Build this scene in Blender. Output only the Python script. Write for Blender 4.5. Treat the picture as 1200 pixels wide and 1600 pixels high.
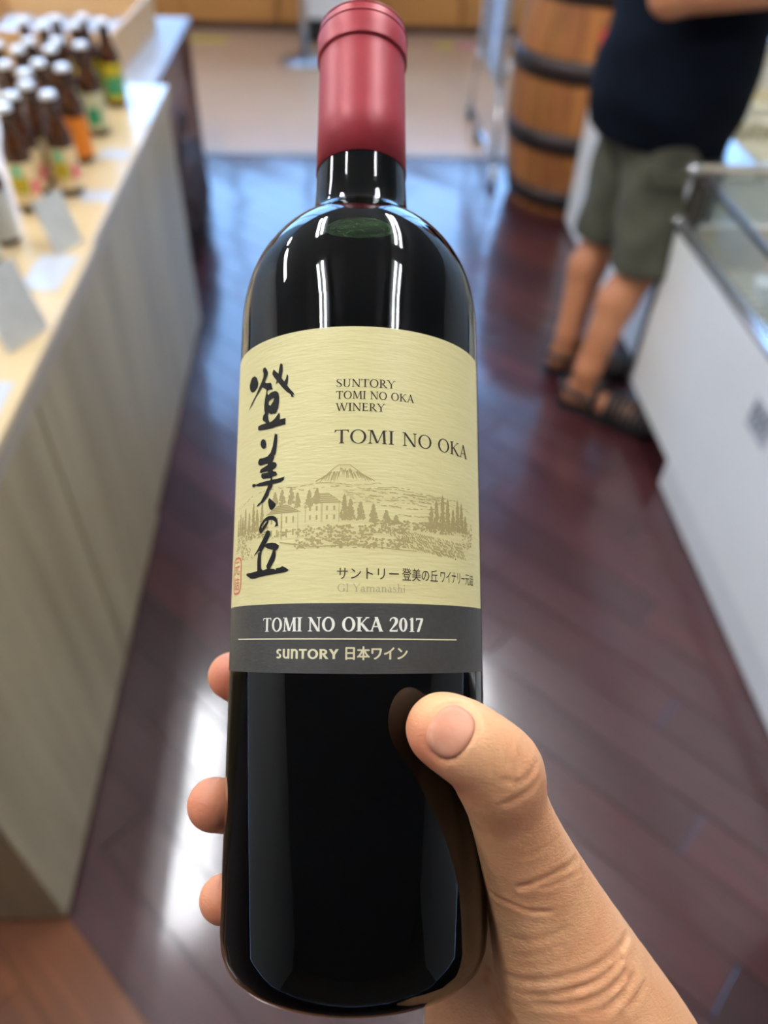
import bpy, bmesh, math, random
import numpy as np
from mathutils import Matrix, Vector
from mathutils.geometry import tessellate_polygon

for _o in list(bpy.data.objects):
    bpy.data.objects.remove(_o)
scene = bpy.context.scene
COL = scene.collection
random.seed(7)
rng = np.random.default_rng(11)

# ---------------------------------------------------------------- camera, world, exposure
# a phone held about 1.45 m above the floor, tipped roughly 45 degrees down
cam_d = bpy.data.cameras.new('phone_camera')
cam = bpy.data.objects.new('phone_camera', cam_d)
COL.objects.link(cam)
cam.matrix_world = Matrix(((0.998394, 0.011336, -0.055507, 0.0),
                           (-0.047346, 0.705008, -0.707617, 0.0),
                           (0.031112, 0.709109, 0.704413, 1.45),
                           (0, 0, 0, 1)))
cam_d.sensor_fit = 'VERTICAL'
cam_d.sensor_height = 7.6
cam_d.lens = 5.7
cam_d.clip_start = 0.01
cam_d.clip_end = 60
cam_d.dof.use_dof = True
cam_d.dof.focus_distance = 0.205
cam_d.dof.aperture_fstop = 1.6
scene.camera = cam

world = bpy.data.worlds.new('daylight')
scene.world = world
world.use_nodes = True
_bg = world.node_tree.nodes['Background']
_bg.inputs[0].default_value = (0.29, 0.55, 1.0, 1)
_bg.inputs[1].default_value = 6.8

vs = scene.view_settings
vs.view_transform = 'Standard'
vs.look = 'None'
vs.gamma = 1.0
vs.use_curve_mapping = False
vs.exposure = 0.2
TUBE_STRENGTH = 64.0

# ---------------------------------------------------------------- materials
MATS = {}
def srgb(r, g, b):
    f = lambda c: (c / 12.92 if c <= 0.04045 else ((c + 0.055) / 1.055) ** 2.4)
    return (f(r / 255), f(g / 255), f(b / 255))

def mat(name, col, rough=0.5, metal=0.0, col2=None, scale=(8, 8, 8), detail=4, contrast=(0.35, 0.65), bump=0.0,
        bump_scale=None, coat=0.0, coat_rough=0.05, spec=0.5, objcol=False, sss=0.0, emit=None, trans=0.0, ior=1.45,
        coords='Object', bump_dist=0.001):
    if name in MATS:
        return MATS[name]
    m = bpy.data.materials.new(name)
    m.use_nodes = True
    nt = m.node_tree
    N, L = nt.nodes, nt.links
    b = N['Principled BSDF']
    b.inputs['Base Color'].default_value = (*col, 1)
    b.inputs['Roughness'].default_value = rough
    b.inputs['Metallic'].default_value = metal
    b.inputs['Specular IOR Level'].default_value = spec
    b.inputs['IOR'].default_value = ior
    b.inputs['Coat Weight'].default_value = coat
    b.inputs['Coat Roughness'].default_value = coat_rough
    b.inputs['Transmission Weight'].default_value = trans
    if sss:
        b.inputs['Subsurface Weight'].default_value = sss
        b.inputs['Subsurface Radius'].default_value = (0.006, 0.0022, 0.0012)
        b.inputs['Subsurface Scale'].default_value = 1.0
    if emit:
        b.inputs['Emission Color'].default_value = (*emit[0], 1)
        b.inputs['Emission Strength'].default_value = emit[1]
    tc = N.new('ShaderNodeTexCoord')
    out = None
    if col2 is not None:
        mp = N.new('ShaderNodeMapping')
        mp.inputs['Scale'].default_value = scale
        L.new(tc.outputs[coords], mp.inputs['Vector'])
        nz = N.new('ShaderNodeTexNoise')
        nz.inputs['Scale'].default_value = 1.0
        nz.inputs['Detail'].default_value = detail
        nz.inputs['Roughness'].default_value = 0.6
        L.new(mp.outputs[0], nz.inputs['Vector'])
        rp = N.new('ShaderNodeValToRGB')
        rp.color_ramp.elements[0].position = contrast[0]
        rp.color_ramp.elements[1].position = contrast[1]
        rp.color_ramp.elements[0].color = (*col, 1)
        rp.color_ramp.elements[1].color = (*col2, 1)
        L.new(nz.outputs['Fac'], rp.inputs['Fac'])
        out = rp.outputs['Color']
    if objcol:
        oi = N.new('ShaderNodeObjectInfo')
        mx = N.new('ShaderNodeMixRGB')
        mx.blend_type = 'MULTIPLY'
        mx.inputs['Fac'].default_value = 1.0
        if out is None:
            mx.inputs['Color1'].default_value = (*col, 1)
        else:
            L.new(out, mx.inputs['Color1'])
        L.new(oi.outputs['Color'], mx.inputs['Color2'])
        out = mx.outputs['Color']
    if out is not None:
        L.new(out, b.inputs['Base Color'])
    if bump:
        mp2 = N.new('ShaderNodeMapping')
        mp2.inputs['Scale'].default_value = bump_scale or scale
        L.new(tc.outputs[coords], mp2.inputs['Vector'])
        n2 = N.new('ShaderNodeTexNoise')
        n2.inputs['Scale'].default_value = 1.0
        n2.inputs['Detail'].default_value = 3
        L.new(mp2.outputs[0], n2.inputs['Vector'])
        bp = N.new('ShaderNodeBump')
        bp.inputs['Strength'].default_value = bump
        bp.inputs['Distance'].default_value = bump_dist
        L.new(n2.outputs['Fac'], bp.inputs['Height'])
        L.new(bp.outputs[0], b.inputs['Normal'])
        if coat:
            L.new(bp.outputs[0], b.inputs['Coat Normal']) if False else None
    MATS[name] = m
    return m

def thin_glass(name, tint, fac=0.12):
    if name in MATS:
        return MATS[name]
    m = bpy.data.materials.new(name)
    m.use_nodes = True
    nt = m.node_tree
    nt.nodes.remove(nt.nodes['Principled BSDF'])
    tr = nt.nodes.new('ShaderNodeBsdfTransparent')
    tr.inputs[0].default_value = (*tint, 1)
    gl = nt.nodes.new('ShaderNodeBsdfGlossy')
    gl.inputs['Roughness'].default_value = 0.02
    lw = nt.nodes.new('ShaderNodeLayerWeight')
    lw.inputs[0].default_value = 0.5
    pw = nt.nodes.new('ShaderNodeMath'); pw.operation = 'POWER'; pw.inputs[1].default_value = 6.8
    fr = nt.nodes.new('ShaderNodeMath'); fr.operation = 'MULTIPLY_ADD'; fr.inputs[1].default_value = 0.9; fr.inputs[2].default_value = 0.04
    nt.links.new(lw.outputs['Facing'], pw.inputs[0])
    nt.links.new(pw.outputs[0], fr.inputs[0])
    mx = nt.nodes.new('ShaderNodeMixShader')
    nt.links.new(fr.outputs[0], mx.inputs[0])
    nt.links.new(tr.outputs[0], mx.inputs[1])
    nt.links.new(gl.outputs[0], mx.inputs[2])
    nt.links.new(mx.outputs[0], nt.nodes['Material Output'].inputs[0])
    MATS[name] = m
    return m

# ---------------------------------------------------------------- mesh helpers
def link(name, me, material=None, parent=None, smooth=False):
    o = bpy.data.objects.new(name, me)
    COL.objects.link(o)
    if material is not None and not me.materials:
        me.materials.append(material)
    if parent is not None:
        o.parent = parent
    if smooth:
        me.polygons.foreach_set('use_smooth', [True] * len(me.polygons))
    return o

def obj(name, bm, material=None, parent=None, smooth=False):
    me = bpy.data.meshes.new(name)
    bmesh.ops.recalc_face_normals(bm, faces=bm.faces[:])
    bm.to_mesh(me)
    bm.free()
    return link(name, me, material, parent, smooth)

def mesh_obj(name, verts, faces, material=None, parent=None, smooth=False):
    me = bpy.data.meshes.new(name)
    me.from_pydata([tuple(v) for v in verts], [], [tuple(f) for f in faces])
    me.update()
    return link(name, me, material, parent, smooth)

def tag(o, label=None, cat=None, group=None, kind=None):
    if label: o['label'] = label
    if cat: o['category'] = cat
    if group: o['group'] = group
    if kind: o['kind'] = kind
    return o

def thing(name, label, cat, loc=(0, 0, 0), rz=0.0, group=None):
    o = bpy.data.objects.new(name, None)
    o.empty_display_size = 0.05
    COL.objects.link(o)
    o.location = loc
    o.rotation_euler = (0, 0, rz)
    return tag(o, label, cat, group)

def copy_tree(o, parent=None):
    c = o.copy()
    COL.objects.link(c)
    if parent is not None:
        c.parent = parent
    for ch in list(o.children):
        copy_tree(ch, c)
    return c

def box(bm, lo, hi, bevel=0.0, seg=1):
    x0, y0, z0 = lo
    x1, y1, z1 = hi
    vs_ = [bm.verts.new(p) for p in ((x0, y0, z0), (x1, y0, z0), (x1, y1, z0), (x0, y1, z0),
                                     (x0, y0, z1), (x1, y0, z1), (x1, y1, z1), (x0, y1, z1))]
    fs = [bm.faces.new([vs_[i] for i in q]) for q in ((3, 2, 1, 0), (4, 5, 6, 7), (0, 1, 5, 4), (1, 2, 6, 5), (2, 3, 7, 6), (3, 0, 4, 7))]
    if bevel:
        es = list({e for f in fs for e in f.edges})
        bmesh.ops.bevel(bm, geom=es, offset=bevel, segments=seg, affect='EDGES', profile=0.5)

def bx(name, lo, hi, material, parent=None, bevel=0.0, seg=1):
    bm = bmesh.new()
    box(bm, lo, hi, bevel, seg)
    return obj(name, bm, material, parent)

def tube(bm, pts, r, seg=10, caps=True):
    pts = [Vector(p) for p in pts]
    rs = r if isinstance(r, (list, tuple)) else [r] * len(pts)
    rings = []
    up = None
    for i, p in enumerate(pts):
        a = pts[max(i - 1, 0)]
        b = pts[min(i + 1, len(pts) - 1)]
        d = (b - a).normalized()
        if up is None:
            up = Vector((0, 0, 1)) if abs(d.z) < 0.9 else Vector((1, 0, 0))
        s = d.cross(up).normalized()
        up = s.cross(d).normalized()
        rings.append([bm.verts.new(p + (s * math.cos(2 * math.pi * k / seg) + up * math.sin(2 * math.pi * k / seg)) * rs[i]) for k in range(seg)])
    for a, b in zip(rings, rings[1:]):
        for k in range(seg):
            bm.faces.new((a[k], a[(k + 1) % seg], b[(k + 1) % seg], b[k]))
    if caps:
        bm.faces.new(rings[0][::-1])
        bm.faces.new(rings[-1])

def lathe(bm, prof, seg=48, center=(0, 0, 0)):
    cx, cy, cz = center
    rings = []
    for r, z in prof:
        if r <= 1e-6:
            rings.append([bm.verts.new((cx, cy, cz + z))])
        else:
            rings.append([bm.verts.new((cx + r * math.cos(2 * math.pi * k / seg), cy + r * math.sin(2 * math.pi * k / seg), cz + z)) for k in range(seg)])
    for a, b in zip(rings, rings[1:]):
        for k in range(seg):
            k2 = (k + 1) % seg
            if len(a) == 1 and len(b) == 1:
                continue
            if len(a) == 1:
                bm.faces.new((a[0], b[k2], b[k]))
            elif len(b) == 1:
                bm.faces.new((a[k], a[k2], b[0]))
            else:
                bm.faces.new((a[k], a[k2], b[k2], b[k]))

def lathe_obj(name, prof, material, parent=None, seg=48, center=(0, 0, 0), smooth=True):
    bm = bmesh.new()
    lathe(bm, prof, seg, center)
    return obj(name, bm, material, parent, smooth)

def tube_obj(name, pts, r, material, parent=None, seg=10):
    bm = bmesh.new()
    tube(bm, pts, r, seg)
    return obj(name, bm, material, parent, True)

def smooth_path(pts, n=8):
    """Catmull-Rom through pts"""
    P = [np.array(p, float) for p in pts]
    P = [2 * P[0] - P[1]] + P + [2 * P[-1] - P[-2]]
    out = []
    for i in range(1, len(P) - 2):
        for k in range(n):
            t = k / n
            a, b, c, d = P[i - 1:i + 3]
            out.append(0.5 * ((2 * b) + (-a + c) * t + (2 * a - 5 * b + 4 * c - d) * t * t + (-a + 3 * b - 3 * c + d) * t ** 3))
    out.append(P[-2])
    return out

# ---------------------------------------------------------------- implicit bodies (smooth unions of tapered capsules)
def cone_d(P, a, b, ra, rb):
    a = np.asarray(a, np.float32); b = np.asarray(b, np.float32)
    ab = b - a
    t = np.clip(((P - a) @ ab) / max(float(ab @ ab), 1e-12), 0, 1)
    q = P - a - t[:, None] * ab
    return np.sqrt((q * q).sum(1)) - (ra + (rb - ra) * t)

def ell_d(P, c, r, R=None):
    q = P - np.asarray(c, np.float32)
    if R is not None:
        q = q @ np.asarray(R, np.float32)
    r = np.asarray(r, np.float32)
    k0 = np.sqrt(((q / r) ** 2).sum(1))
    k1 = np.sqrt(((q / (r * r)) ** 2).sum(1)) + 1e-9
    return k0 * (k0 - 1) / k1

def smin(a, b, k):
    h = np.clip(0.5 + 0.5 * (b - a) / k, 0, 1)
    return b + (a - b) * h - k * h * (1 - h)

def chain_d(P, pts, rs, k):
    d = None
    for i in range(len(pts) - 1):
        c = cone_d(P, pts[i], pts[i + 1], rs[i], rs[i + 1])
        d = c if d is None else smin(d, c, k)
    return d

def grid_eval(fn, lo, hi, h):
    ax = [np.arange(lo[i], hi[i] + h, h, dtype=np.float32) for i in range(3)]
    shp = tuple(len(a) for a in ax)
    G = np.empty(shp, np.float32)
    Y, Z = np.meshgrid(ax[1], ax[2], indexing='ij')
    step = max(1, 200000 // Y.size)
    for i in range(0, shp[0], step):
        xs = ax[0][i:i + step]
        P = np.stack([np.repeat(xs, Y.size), np.tile(Y.ravel(), len(xs)), np.tile(Z.ravel(), len(xs))], 1)
        G[i:i + step] = fn(P).reshape(len(xs), *Y.shape)
    return G

def surface_nets(fn, lo, hi, h):
    G = grid_eval(fn, lo, hi, h)
    S = G < 0
    nx, ny, nz = (s - 1 for s in G.shape)
    cnt = np.zeros((nx, ny, nz), np.int8)
    for dx in (0, 1):
        for dy in (0, 1):
            for dz in (0, 1):
                cnt += S[dx:dx + nx, dy:dy + ny, dz:dz + nz]
    act = (cnt > 0) & (cnt < 8)
    I = np.argwhere(act)
    idx = -np.ones(act.shape, np.int64)
    idx[act] = np.arange(len(I))
    acc = np.zeros((len(I), 3)); n = np.zeros(len(I))
    corners = [(a, b, c) for a in (0, 1) for b in (0, 1) for c in (0, 1)]
    for c0 in corners:
        for ax in range(3):
            if c0[ax]:
                continue
            c1 = list(c0); c1[ax] = 1
            g0 = G[I[:, 0] + c0[0], I[:, 1] + c0[1], I[:, 2] + c0[2]]
            g1 = G[I[:, 0] + c1[0], I[:, 1] + c1[1], I[:, 2] + c1[2]]
            m = (g0 < 0) != (g1 < 0)
            t = np.where(m, g0 / np.where(g0 == g1, 1, g0 - g1), 0)
            p = np.tile(np.array(c0, float), (len(I), 1)); p[:, ax] = t
            acc[m] += p[m]; n[m] += 1
    V = (acc / n[:, None] + I) * h + np.array(lo)
    F = []
    for ax in range(3):
        u, v = (ax + 1) % 3, (ax + 2) % 3
        sl0 = [slice(None)] * 3; sl1 = [slice(None)] * 3
        sl0[ax] = slice(0, -1); sl1[ax] = slice(1, None)
        a, b = S[tuple(sl0)], S[tuple(sl1)]
        E = np.argwhere(a != b)
        E = E[(E[:, u] > 0) & (E[:, v] > 0) & (E[:, u] < G.shape[u] - 1) & (E[:, v] < G.shape[v] - 1)]
        q = []
        for du, dv in ((1, 1), (0, 1), (0, 0), (1, 0)):
            e = E.copy(); e[:, u] -= du; e[:, v] -= dv
            q.append(idx[e[:, 0], e[:, 1], e[:, 2]])
        q = np.stack(q, 1)
        flip = ~a[E[:, 0], E[:, 1], E[:, 2]]
        q[flip] = q[flip][:, ::-1]
        F.append(q)
    return V.astype(np.float32), np.concatenate(F)

def split_quads(V, F):
    E = np.stack([F, np.roll(F, -1, 1)], 2).reshape(-1, 2)
    Es = np.sort(E, 1)
    U, inv = np.unique(Es, axis=0, return_inverse=True)
    inv = inv.reshape(-1, 4)
    mids = V[U].mean(1)
    cen = V[F].mean(1)
    nv, ne = len(V), len(U)
    C = nv + ne + np.arange(len(F))
    out = []
    for k in range(4):
        out.append(np.stack([F[:, k], nv + inv[:, k], C, nv + inv[:, k - 1]], 1))
    return np.concatenate([V, mids, cen]).astype(np.float32), np.concatenate(out)

def sdf_grad(fn, P, e):
    g = np.empty_like(P)
    for i in range(3):
        d = np.zeros(3, np.float32); d[i] = e
        g[:, i] = fn(P + d) - fn(P - d)
    return g / (np.linalg.norm(g, axis=1, keepdims=True) + 1e-9)

def project_to(fn, V, e, it=2):
    for _ in range(it):
        V = V - sdf_grad(fn, V, e) * fn(V)[:, None]
    return V.astype(np.float32)

def quads_obj(name, V, F, material, parent=None):
    me = bpy.data.meshes.new(name)
    me.vertices.add(len(V)); me.vertices.foreach_set('co', np.asarray(V, np.float32).ravel())
    me.loops.add(F.size); me.loops.foreach_set('vertex_index', F.astype(np.int32).ravel())
    me.polygons.add(len(F)); me.polygons.foreach_set('loop_start', np.arange(len(F), dtype=np.int32) * 4)
    me.update(calc_edges=True)
    me.validate()
    return link(name, me, material, parent, True)

# ================================================================ THE SETTING
CEIL = 2.7
m_wall = mat('warm_white_paint', (0.62, 0.58, 0.52), 0.7, col2=(0.58, 0.54, 0.48), scale=(3, 3, 3))
m_ceil = mat('ceiling_board', (0.50, 0.50, 0.50), 0.8, col2=(0.46, 0.46, 0.46), scale=(30, 30, 30))
m_tile = mat('beige_floor_tile', srgb(226, 182, 144), 0.32, col2=srgb(216, 168, 130), scale=(1.2, 1.2, 1), contrast=(0.3, 0.7), coat=0.25, coat_rough=0.25)
m_plank = mat('cherry_plank', srgb(62, 28, 28), 0.34, col2=srgb(45, 19, 20), scale=(2.2, 60, 10), contrast=(0.3, 0.75), objcol=True,
              coat=1.0, coat_rough=0.13, bump=0.08, bump_scale=(3, 30, 3), bump_dist=0.0006, spec=0.5)
m_gap = mat('floor_joint', (0.03, 0.017, 0.015), 0.6)

def clip_half(poly, n, c):
    """keep n.p <= c"""
    out = []
    for i in range(len(poly)):
        a, b = poly[i], poly[(i + 1) % len(poly)]
        da, db = n[0] * a[0] + n[1] * a[1] - c, n[0] * b[0] + n[1] * b[1] - c
        if da <= 0: out.append(a)
        if (da < 0 < db) or (db < 0 < da):
            t = da / (da - db)
            out.append((a[0] + (b[0] - a[0]) * t, a[1] + (b[1] - a[1]) * t))
    return out

floor = bx('floor', (-4, -3.5, -0.05), (4.5, 4.0, -0.012), m_gap)
tag(floor, 'dark cherry plank floor laid on the diagonal along the shop aisle', 'floor', kind='structure')
R2 = math.sqrt(0.5)
X0, X1, Y0, Y1 = -1.25, 1.6, -0.45, 3.995
PW = 0.104
for row in range(-14, 40):
    n0 = -0.006 + row * PW
    s = -3.8 + (row * 0.37) % 0.9 - 0.9
    if row in (-1, -2):
        s += 0.30 if row == -2 else 0.55
    while s < 1.9:
        ln = 0.9
        g = 0.0009
        rect = [(s + g, n0 + g), (s + ln - g, n0 + g), (s + ln - g, n0 + PW - g), (s + g, n0 + PW - g)]
        # plank axes: along = (1,-1)/sqrt2, across = (1,1)/sqrt2
        P = [((a + n) * R2, (-a + n) * R2) for a, n in rect]
        for nn, cc in (((1, 0), X1), ((-1, 0), -X0), ((0, 1), Y1), ((0, -1), -Y0)):
            if P: P = clip_half(P, nn, cc)
        if len(P) >= 3:
            cx = sum(p[0] for p in P) / len(P); cy = sum(p[1] for p in P) / len(P)
            # drop planks wholly under the furniture on either side
            if max(p[0] for p in P) > -0.60 and min(p[0] for p in P) < 1.30:
                e = 0.0018
                top = []
                for p in P:
                    v = Vector((cx - p[0], cy - p[1])).normalized()
                    top.append((p[0] + v.x * e, p[1] + v.y * e))
                k = len(P)
                # mesh axes follow the board so that the grain runs along it
                tx, ty = random.gauss(0, 0.0012), random.gauss(0, 0.012)
                loc = lambda p, z: ((p[0] - p[1]) * R2, (p[0] + p[1]) * R2, z + min(0.0012, max(-0.0012, tx * ((p[0] - cx) - (p[1] - cy)) * R2 + ty * ((p[0] - cx) + (p[1] - cy)) * R2)) - 0.0012)
                V = [loc(p, -0.012) for p in P] + [loc(p, -0.0012) for p in P] + [loc(p, 0.0) for p in top]
                F = [[i, (i + 1) % k, k + (i + 1) % k, k + i] for i in range(k)] + [[k + i, k + (i + 1) % k, 2 * k + (i + 1) % k, 2 * k + i] for i in range(k)]
                F += [list(range(2 * k, 3 * k))]
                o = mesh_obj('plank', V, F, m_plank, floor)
                o.rotation_euler = (0, 0, -math.pi / 4)
                w = random.uniform(0.72, 1.22)
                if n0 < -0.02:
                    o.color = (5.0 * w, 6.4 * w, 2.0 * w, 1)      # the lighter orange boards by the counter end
                else:
                    o.color = (w * random.uniform(0.9, 1.25), w * random.uniform(0.85, 1.0), w * random.uniform(0.9, 1.1), 1)
        s += ln
# tiled hall beyond the planks
tf = bx('floor_tiled', (-4, 4.02, -0.05), (4.5, 9.2, 0.0), m_tile)
tag(tf, 'pale beige tiled floor of the hall beyond the planks', 'floor', kind='structure')
th = bx('trim_1', (-4, 3.985, -0.05), (4.5, 4.03, 0.003), mat('threshold_strip', srgb(190, 176, 160), 0.4, col2=srgb(176, 160, 146)), None, 0.001)
tag(th, 'light threshold strip where planks meet tiles', 'threshold', kind='structure')

# shell: a low-ceilinged shop opening into a tall glazed hall
HALL = 5.6  # unseen height, invented so the tall glazing reflects blue in the planks
YB = 4.15
def wall(name, lo, hi, m, label, cat='wall'):
    return tag(bx(name, lo, hi, m), label, cat, kind='structure')
wall('wall_left', (-4.1, -3.5, 0), (-4.0, 9.2, HALL), m_wall, 'plain warm white side wall on the bottle counter side')
wall('wall_right', (4.5, -3.5, 0), (4.6, 9.2, HALL), m_wall, 'plain warm white side wall on the freezer side')
wall('wall_back', (-4.1, -3.6, 0), (4.6, -3.5, CEIL), mat('brown_wall', (0.22, 0.16, 0.11), 0.6, col2=(0.17, 0.12, 0.08)), 'brown shop wall behind the aisle')
wall('wall_header', (-4.0, YB, CEIL), (4.5, YB + 0.1, HALL), m_wall, 'white header wall over the opening to the hall')
wall('ceiling', (-4.1, -3.6, CEIL), (4.6, YB, CEIL + 0.1), m_ceil, 'grey board ceiling with rows of tubes', 'ceiling')
wall('ceiling_hall', (-4.1, YB, HALL), (4.6, 9.3, HALL + 0.1), m_ceil, 'high pale ceiling of the glazed hall', 'ceiling')
bm = bmesh.new()
box(bm, (-4.1, 9.2, 0), (4.6, 9.3, 0.5)); box(bm, (-4.1, 9.2, 5.45), (4.6, 9.3, HALL))
w = obj('wall_far', bm, m_wall); tag(w, 'low wall and lintel of the glazed hall front', 'wall', kind='structure')
m_frame = mat('window_frame_metal', (0.35, 0.36, 0.38), 0.4, 0.6)
m_pane = thin_glass('window_pane', (0.97, 0.985, 1.0))
for i in range(6):
    xa = -4.1 + i * 1.45
    wo = bpy.data.objects.new('window_%d_offscreen' % (i + 1), None); COL.objects.link(wo); wo.location = (xa, 9.25, 0.5)
    tag(wo, 'tall metal-framed hall window letting in blue daylight', 'window', kind='structure', group='windows of the hall front')
    bm = bmesh.new()
    for lo, hi in (((0, -0.03, 0), (0.05, 0.03, 4.95)), ((1.40, -0.03, 0), (1.45, 0.03, 4.95)), ((0.05, -0.03, 0), (1.40, 0.03, 0.05)), ((0.05, -0.03, 4.90), (1.40, 0.03, 4.95)), ((0.05, -0.03, 2.45), (1.40, 0.03, 2.50))):
        box(bm, lo, hi)
    obj('window_frame', bm, m_frame, wo)
    bx('pane', (0.05, -0.003, 0.05), (1.40, 0.003, 2.45), m_pane, wo)
    bx('pane', (0.05, -0.003, 2.50), (1.40, 0.003, 4.90), m_pane, wo)

# twin fluorescent battens in rows along the aisle
m_tube = mat('tube_glow', (1, 1, 1), 0.5, emit=((0.94, 0.97, 1.0), TUBE_STRENGTH))
m_batten = mat('white_enamel', (0.75, 0.76, 0.78), 0.35)
proto = thing('fluorescent_light_offscreen', 'white twin-tube batten light on the ceiling', 'ceiling light', (0, 0, CEIL), group='twin-tube battens on the ceiling')
bm = bmesh.new(); box(bm, (-0.15, -0.33, -0.045), (0.15, 0.33, 0.0), 0.008); obj('housing', bm, m_batten, proto)
for sx in (-1, 1):
    t = tube_obj('tube_offscreen', [(sx * 0.06, -0.30, -0.064), (sx * 0.06, 0.30, -0.064)], 0.017, m_tube, proto, 10)
first = True
LIGHTS = [(-0.80, 0.23), (-0.80, 1.56), (-0.80, 2.24), (0.76, 0.17), (0.76, 1.14), (0.76, 1.82), (0.76, 2.50)] + [(-2.4, 0.11), (-2.4, 1.56), (-2.4, 2.24), (-2.4, 3.3)]
for x, y in LIGHTS:
    o = proto if first else copy_tree(proto)
    first = False
    o.location = (x, y, CEIL)

# ================================================================ LEFT: DISPLAY COUNTERS AND WHAT STANDS ON THEM
m_greige = mat('greige_wood_laminate', srgb(176, 160, 124), 0.42, col2=srgb(144, 128, 96), scale=(14, 14, 0.9), contrast=(0.3, 0.7), detail=6)
m_greige2 = mat('greige_wood_edge', srgb(166, 153, 134), 0.45, col2=srgb(154, 141, 123), scale=(1, 1, 14))
m_maple = mat('pale_maple_top', srgb(210, 184, 140), 0.34, col2=srgb(198, 170, 124), scale=(30, 1.6, 10), contrast=(0.3, 0.7), coat=0.25, coat_rough=0.12)
m_kick = mat('dark_plinth', (0.02, 0.015, 0.014), 0.6)
CX = -0.469
def counter(name, label, y0, y1, xoff, seam):
    t = thing(name, label, 'counter', (CX + xoff, y0, 0), group='display counters along the aisle')
    D = y1 - y0
    W = 0.85
    bx('worktop', (-W, 0.0, 0.744), (0.0, D, 0.758), m_maple, t, 0.002)
    bx('edge_strip', (-0.03, 0.0, 0.712), (-0.001, D, 0.744), m_greige2, t, 0.001)
    g = 0.003
    for a, b in ((0, seam - y0), (seam - y0, D)):
        bx('front_panel', (-0.030, a + g, 0.012), (-0.008, b - g, 0.712), m_greige, t, 0.0012)
    bx('end_panel', (-W, 0.0 + g, 0.012), (-0.030, 0.022, 0.744), m_greige, t, 0.0012)
    bx('end_panel', (-W, D - 0.022, 0.012), (-0.030, D - g, 0.744), m_greige, t, 0.0012)
    bx('back_panel', (-W, 0.022, 0.012), (-W + 0.02, D - 0.022, 0.744), m_greige, t)
    bx('plinth', (-W + 0.02, 0.012, 0.0), (-0.016, D - 0.012, 0.014), m_kick, t)
    return t
counter('display_counter', 'greige wood-panelled counter with maple top, its bare end by the orange floor boards', 0.465, 1.442, 0.0, 1.0)
counter('display_counter', 'greige wood-panelled counter with maple top under the rows of amber bottles', 1.446, 2.41, -0.006, 1.95)

# amber beer bottles --------------------------------------------------------
m_amber = mat('amber_glass', (0.085, 0.026, 0.004), 0.06, col2=(0.030, 0.010, 0.003), scale=(20, 20, 20), coat=0.6, coat_rough=0.03, spec=0.7)
m_capw = mat('white_bottle_cap', (0.84, 0.84, 0.83), 0.32, 0.25)
m_cream = mat('cream_beer_label', srgb(232, 206, 158), 0.5, col2=srgb(222, 196, 150))
m_yel = mat('mustard_print', srgb(186, 164, 30), 0.5, col2=srgb(170, 150, 26))
m_mint = mat('mint_print', srgb(130, 200, 150), 0.5, col2=srgb(110, 184, 136))
m_pink = mat('pink_print', srgb(222, 98, 112), 0.5, col2=srgb(210, 84, 100))
m_orange = mat('orange_beer_label', srgb(214, 122, 24), 0.5, col2=srgb(200, 108, 20))
m_green = mat('green_print', srgb(30, 140, 96), 0.5, col2=srgb(24, 124, 84))
m_sage = mat('sage_beer_label', srgb(196, 190, 150), 0.5, col2=srgb(180, 176, 138))
m_greyl = mat('grey_beer_label', srgb(196, 196, 186), 0.5, col2=srgb(180, 180, 172))

def label_patch(name, r, a0, a1, z0, z1, material, parent, n=14):
    V, F = [], []
    for i in range(n + 1):
        a = math.radians(a0 + (a1 - a0) * i / n)
        V += [(r * math.sin(a), -r * math.cos(a), z0), (r * math.sin(a), -r * math.cos(a), z1)]
    for i in range(n):
        F.append((2 * i, 2 * i + 2, 2 * i + 3, 2 * i + 1))
    return mesh_obj(name, V, F, material, parent, True)

GLASS_PROF = [(0, 0.001), (0.022, 0.0), (0.0258, 0.003), (0.027, 0.007), (0.027, 0.108), (0.0262, 0.118), (0.023, 0.130), (0.0185, 0.141),
              (0.0150, 0.153), (0.0135, 0.166), (0.0128, 0.184), (0.0138, 0.186), (0.0138, 0.190), (0.0, 0.190)]
CAP_PROF = [(0.0128, 0.1885), (0.0158, 0.1878), (0.0160, 0.1895), (0.0148, 0.1945), (0.0138, 0.1968), (0.0, 0.1972)]
_gm = {}
def beer(kind, label, x, y, rz, group='amber beer bottles on the counter'):
    t = thing('beer_bottle', label, 'bottle', (x, y, 0.758), rz, group)
    if 'g' not in _gm:
        _gm['g'] = lathe_obj('glass', GLASS_PROF, m_amber, t, 24).data
        _gm['c'] = lathe_obj('crown_cap', CAP_PROF, m_capw, t, 20).data
    else:
        link('glass', _gm['g'], None, t); link('crown_cap', _gm['c'], None, t)
    if kind == 'mix':
        l = label_patch('label', 0.0272, -100, 100, 0.018, 0.098, m_cream, t)
        label_patch('print', 0.0274, -60, 8, 0.040, 0.072, m_yel, l, 6)
        label_patch('print', 0.0274, -52, -6, 0.074, 0.094, m_mint, l, 6)
        label_patch('print', 0.0274, 18, 62, 0.036, 0.064, m_pink, l, 6)
    elif kind == 'orange':
        label_patch('label', 0.0272, -110, 110, 0.016, 0.100, m_orange, t)
    elif kind == 'sage':
        l = label_patch('label', 0.0272, -100, 100, 0.018, 0.098, m_sage, t)
        label_patch('print', 0.0274, -40, 20, 0.030, 0.066, m_green, l, 6)
    elif kind == 'green':
        l = label_patch('label', 0.0272, -105, 105, 0.016, 0.104, m_yel, t)
        label_patch('print', 0.0274, -70, 75, 0.030, 0.074, m_green, l, 8)
    else:
        label_patch('label', 0.0272, -100, 100, 0.014, 0.104, m_greyl, t)
    return t
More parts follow.
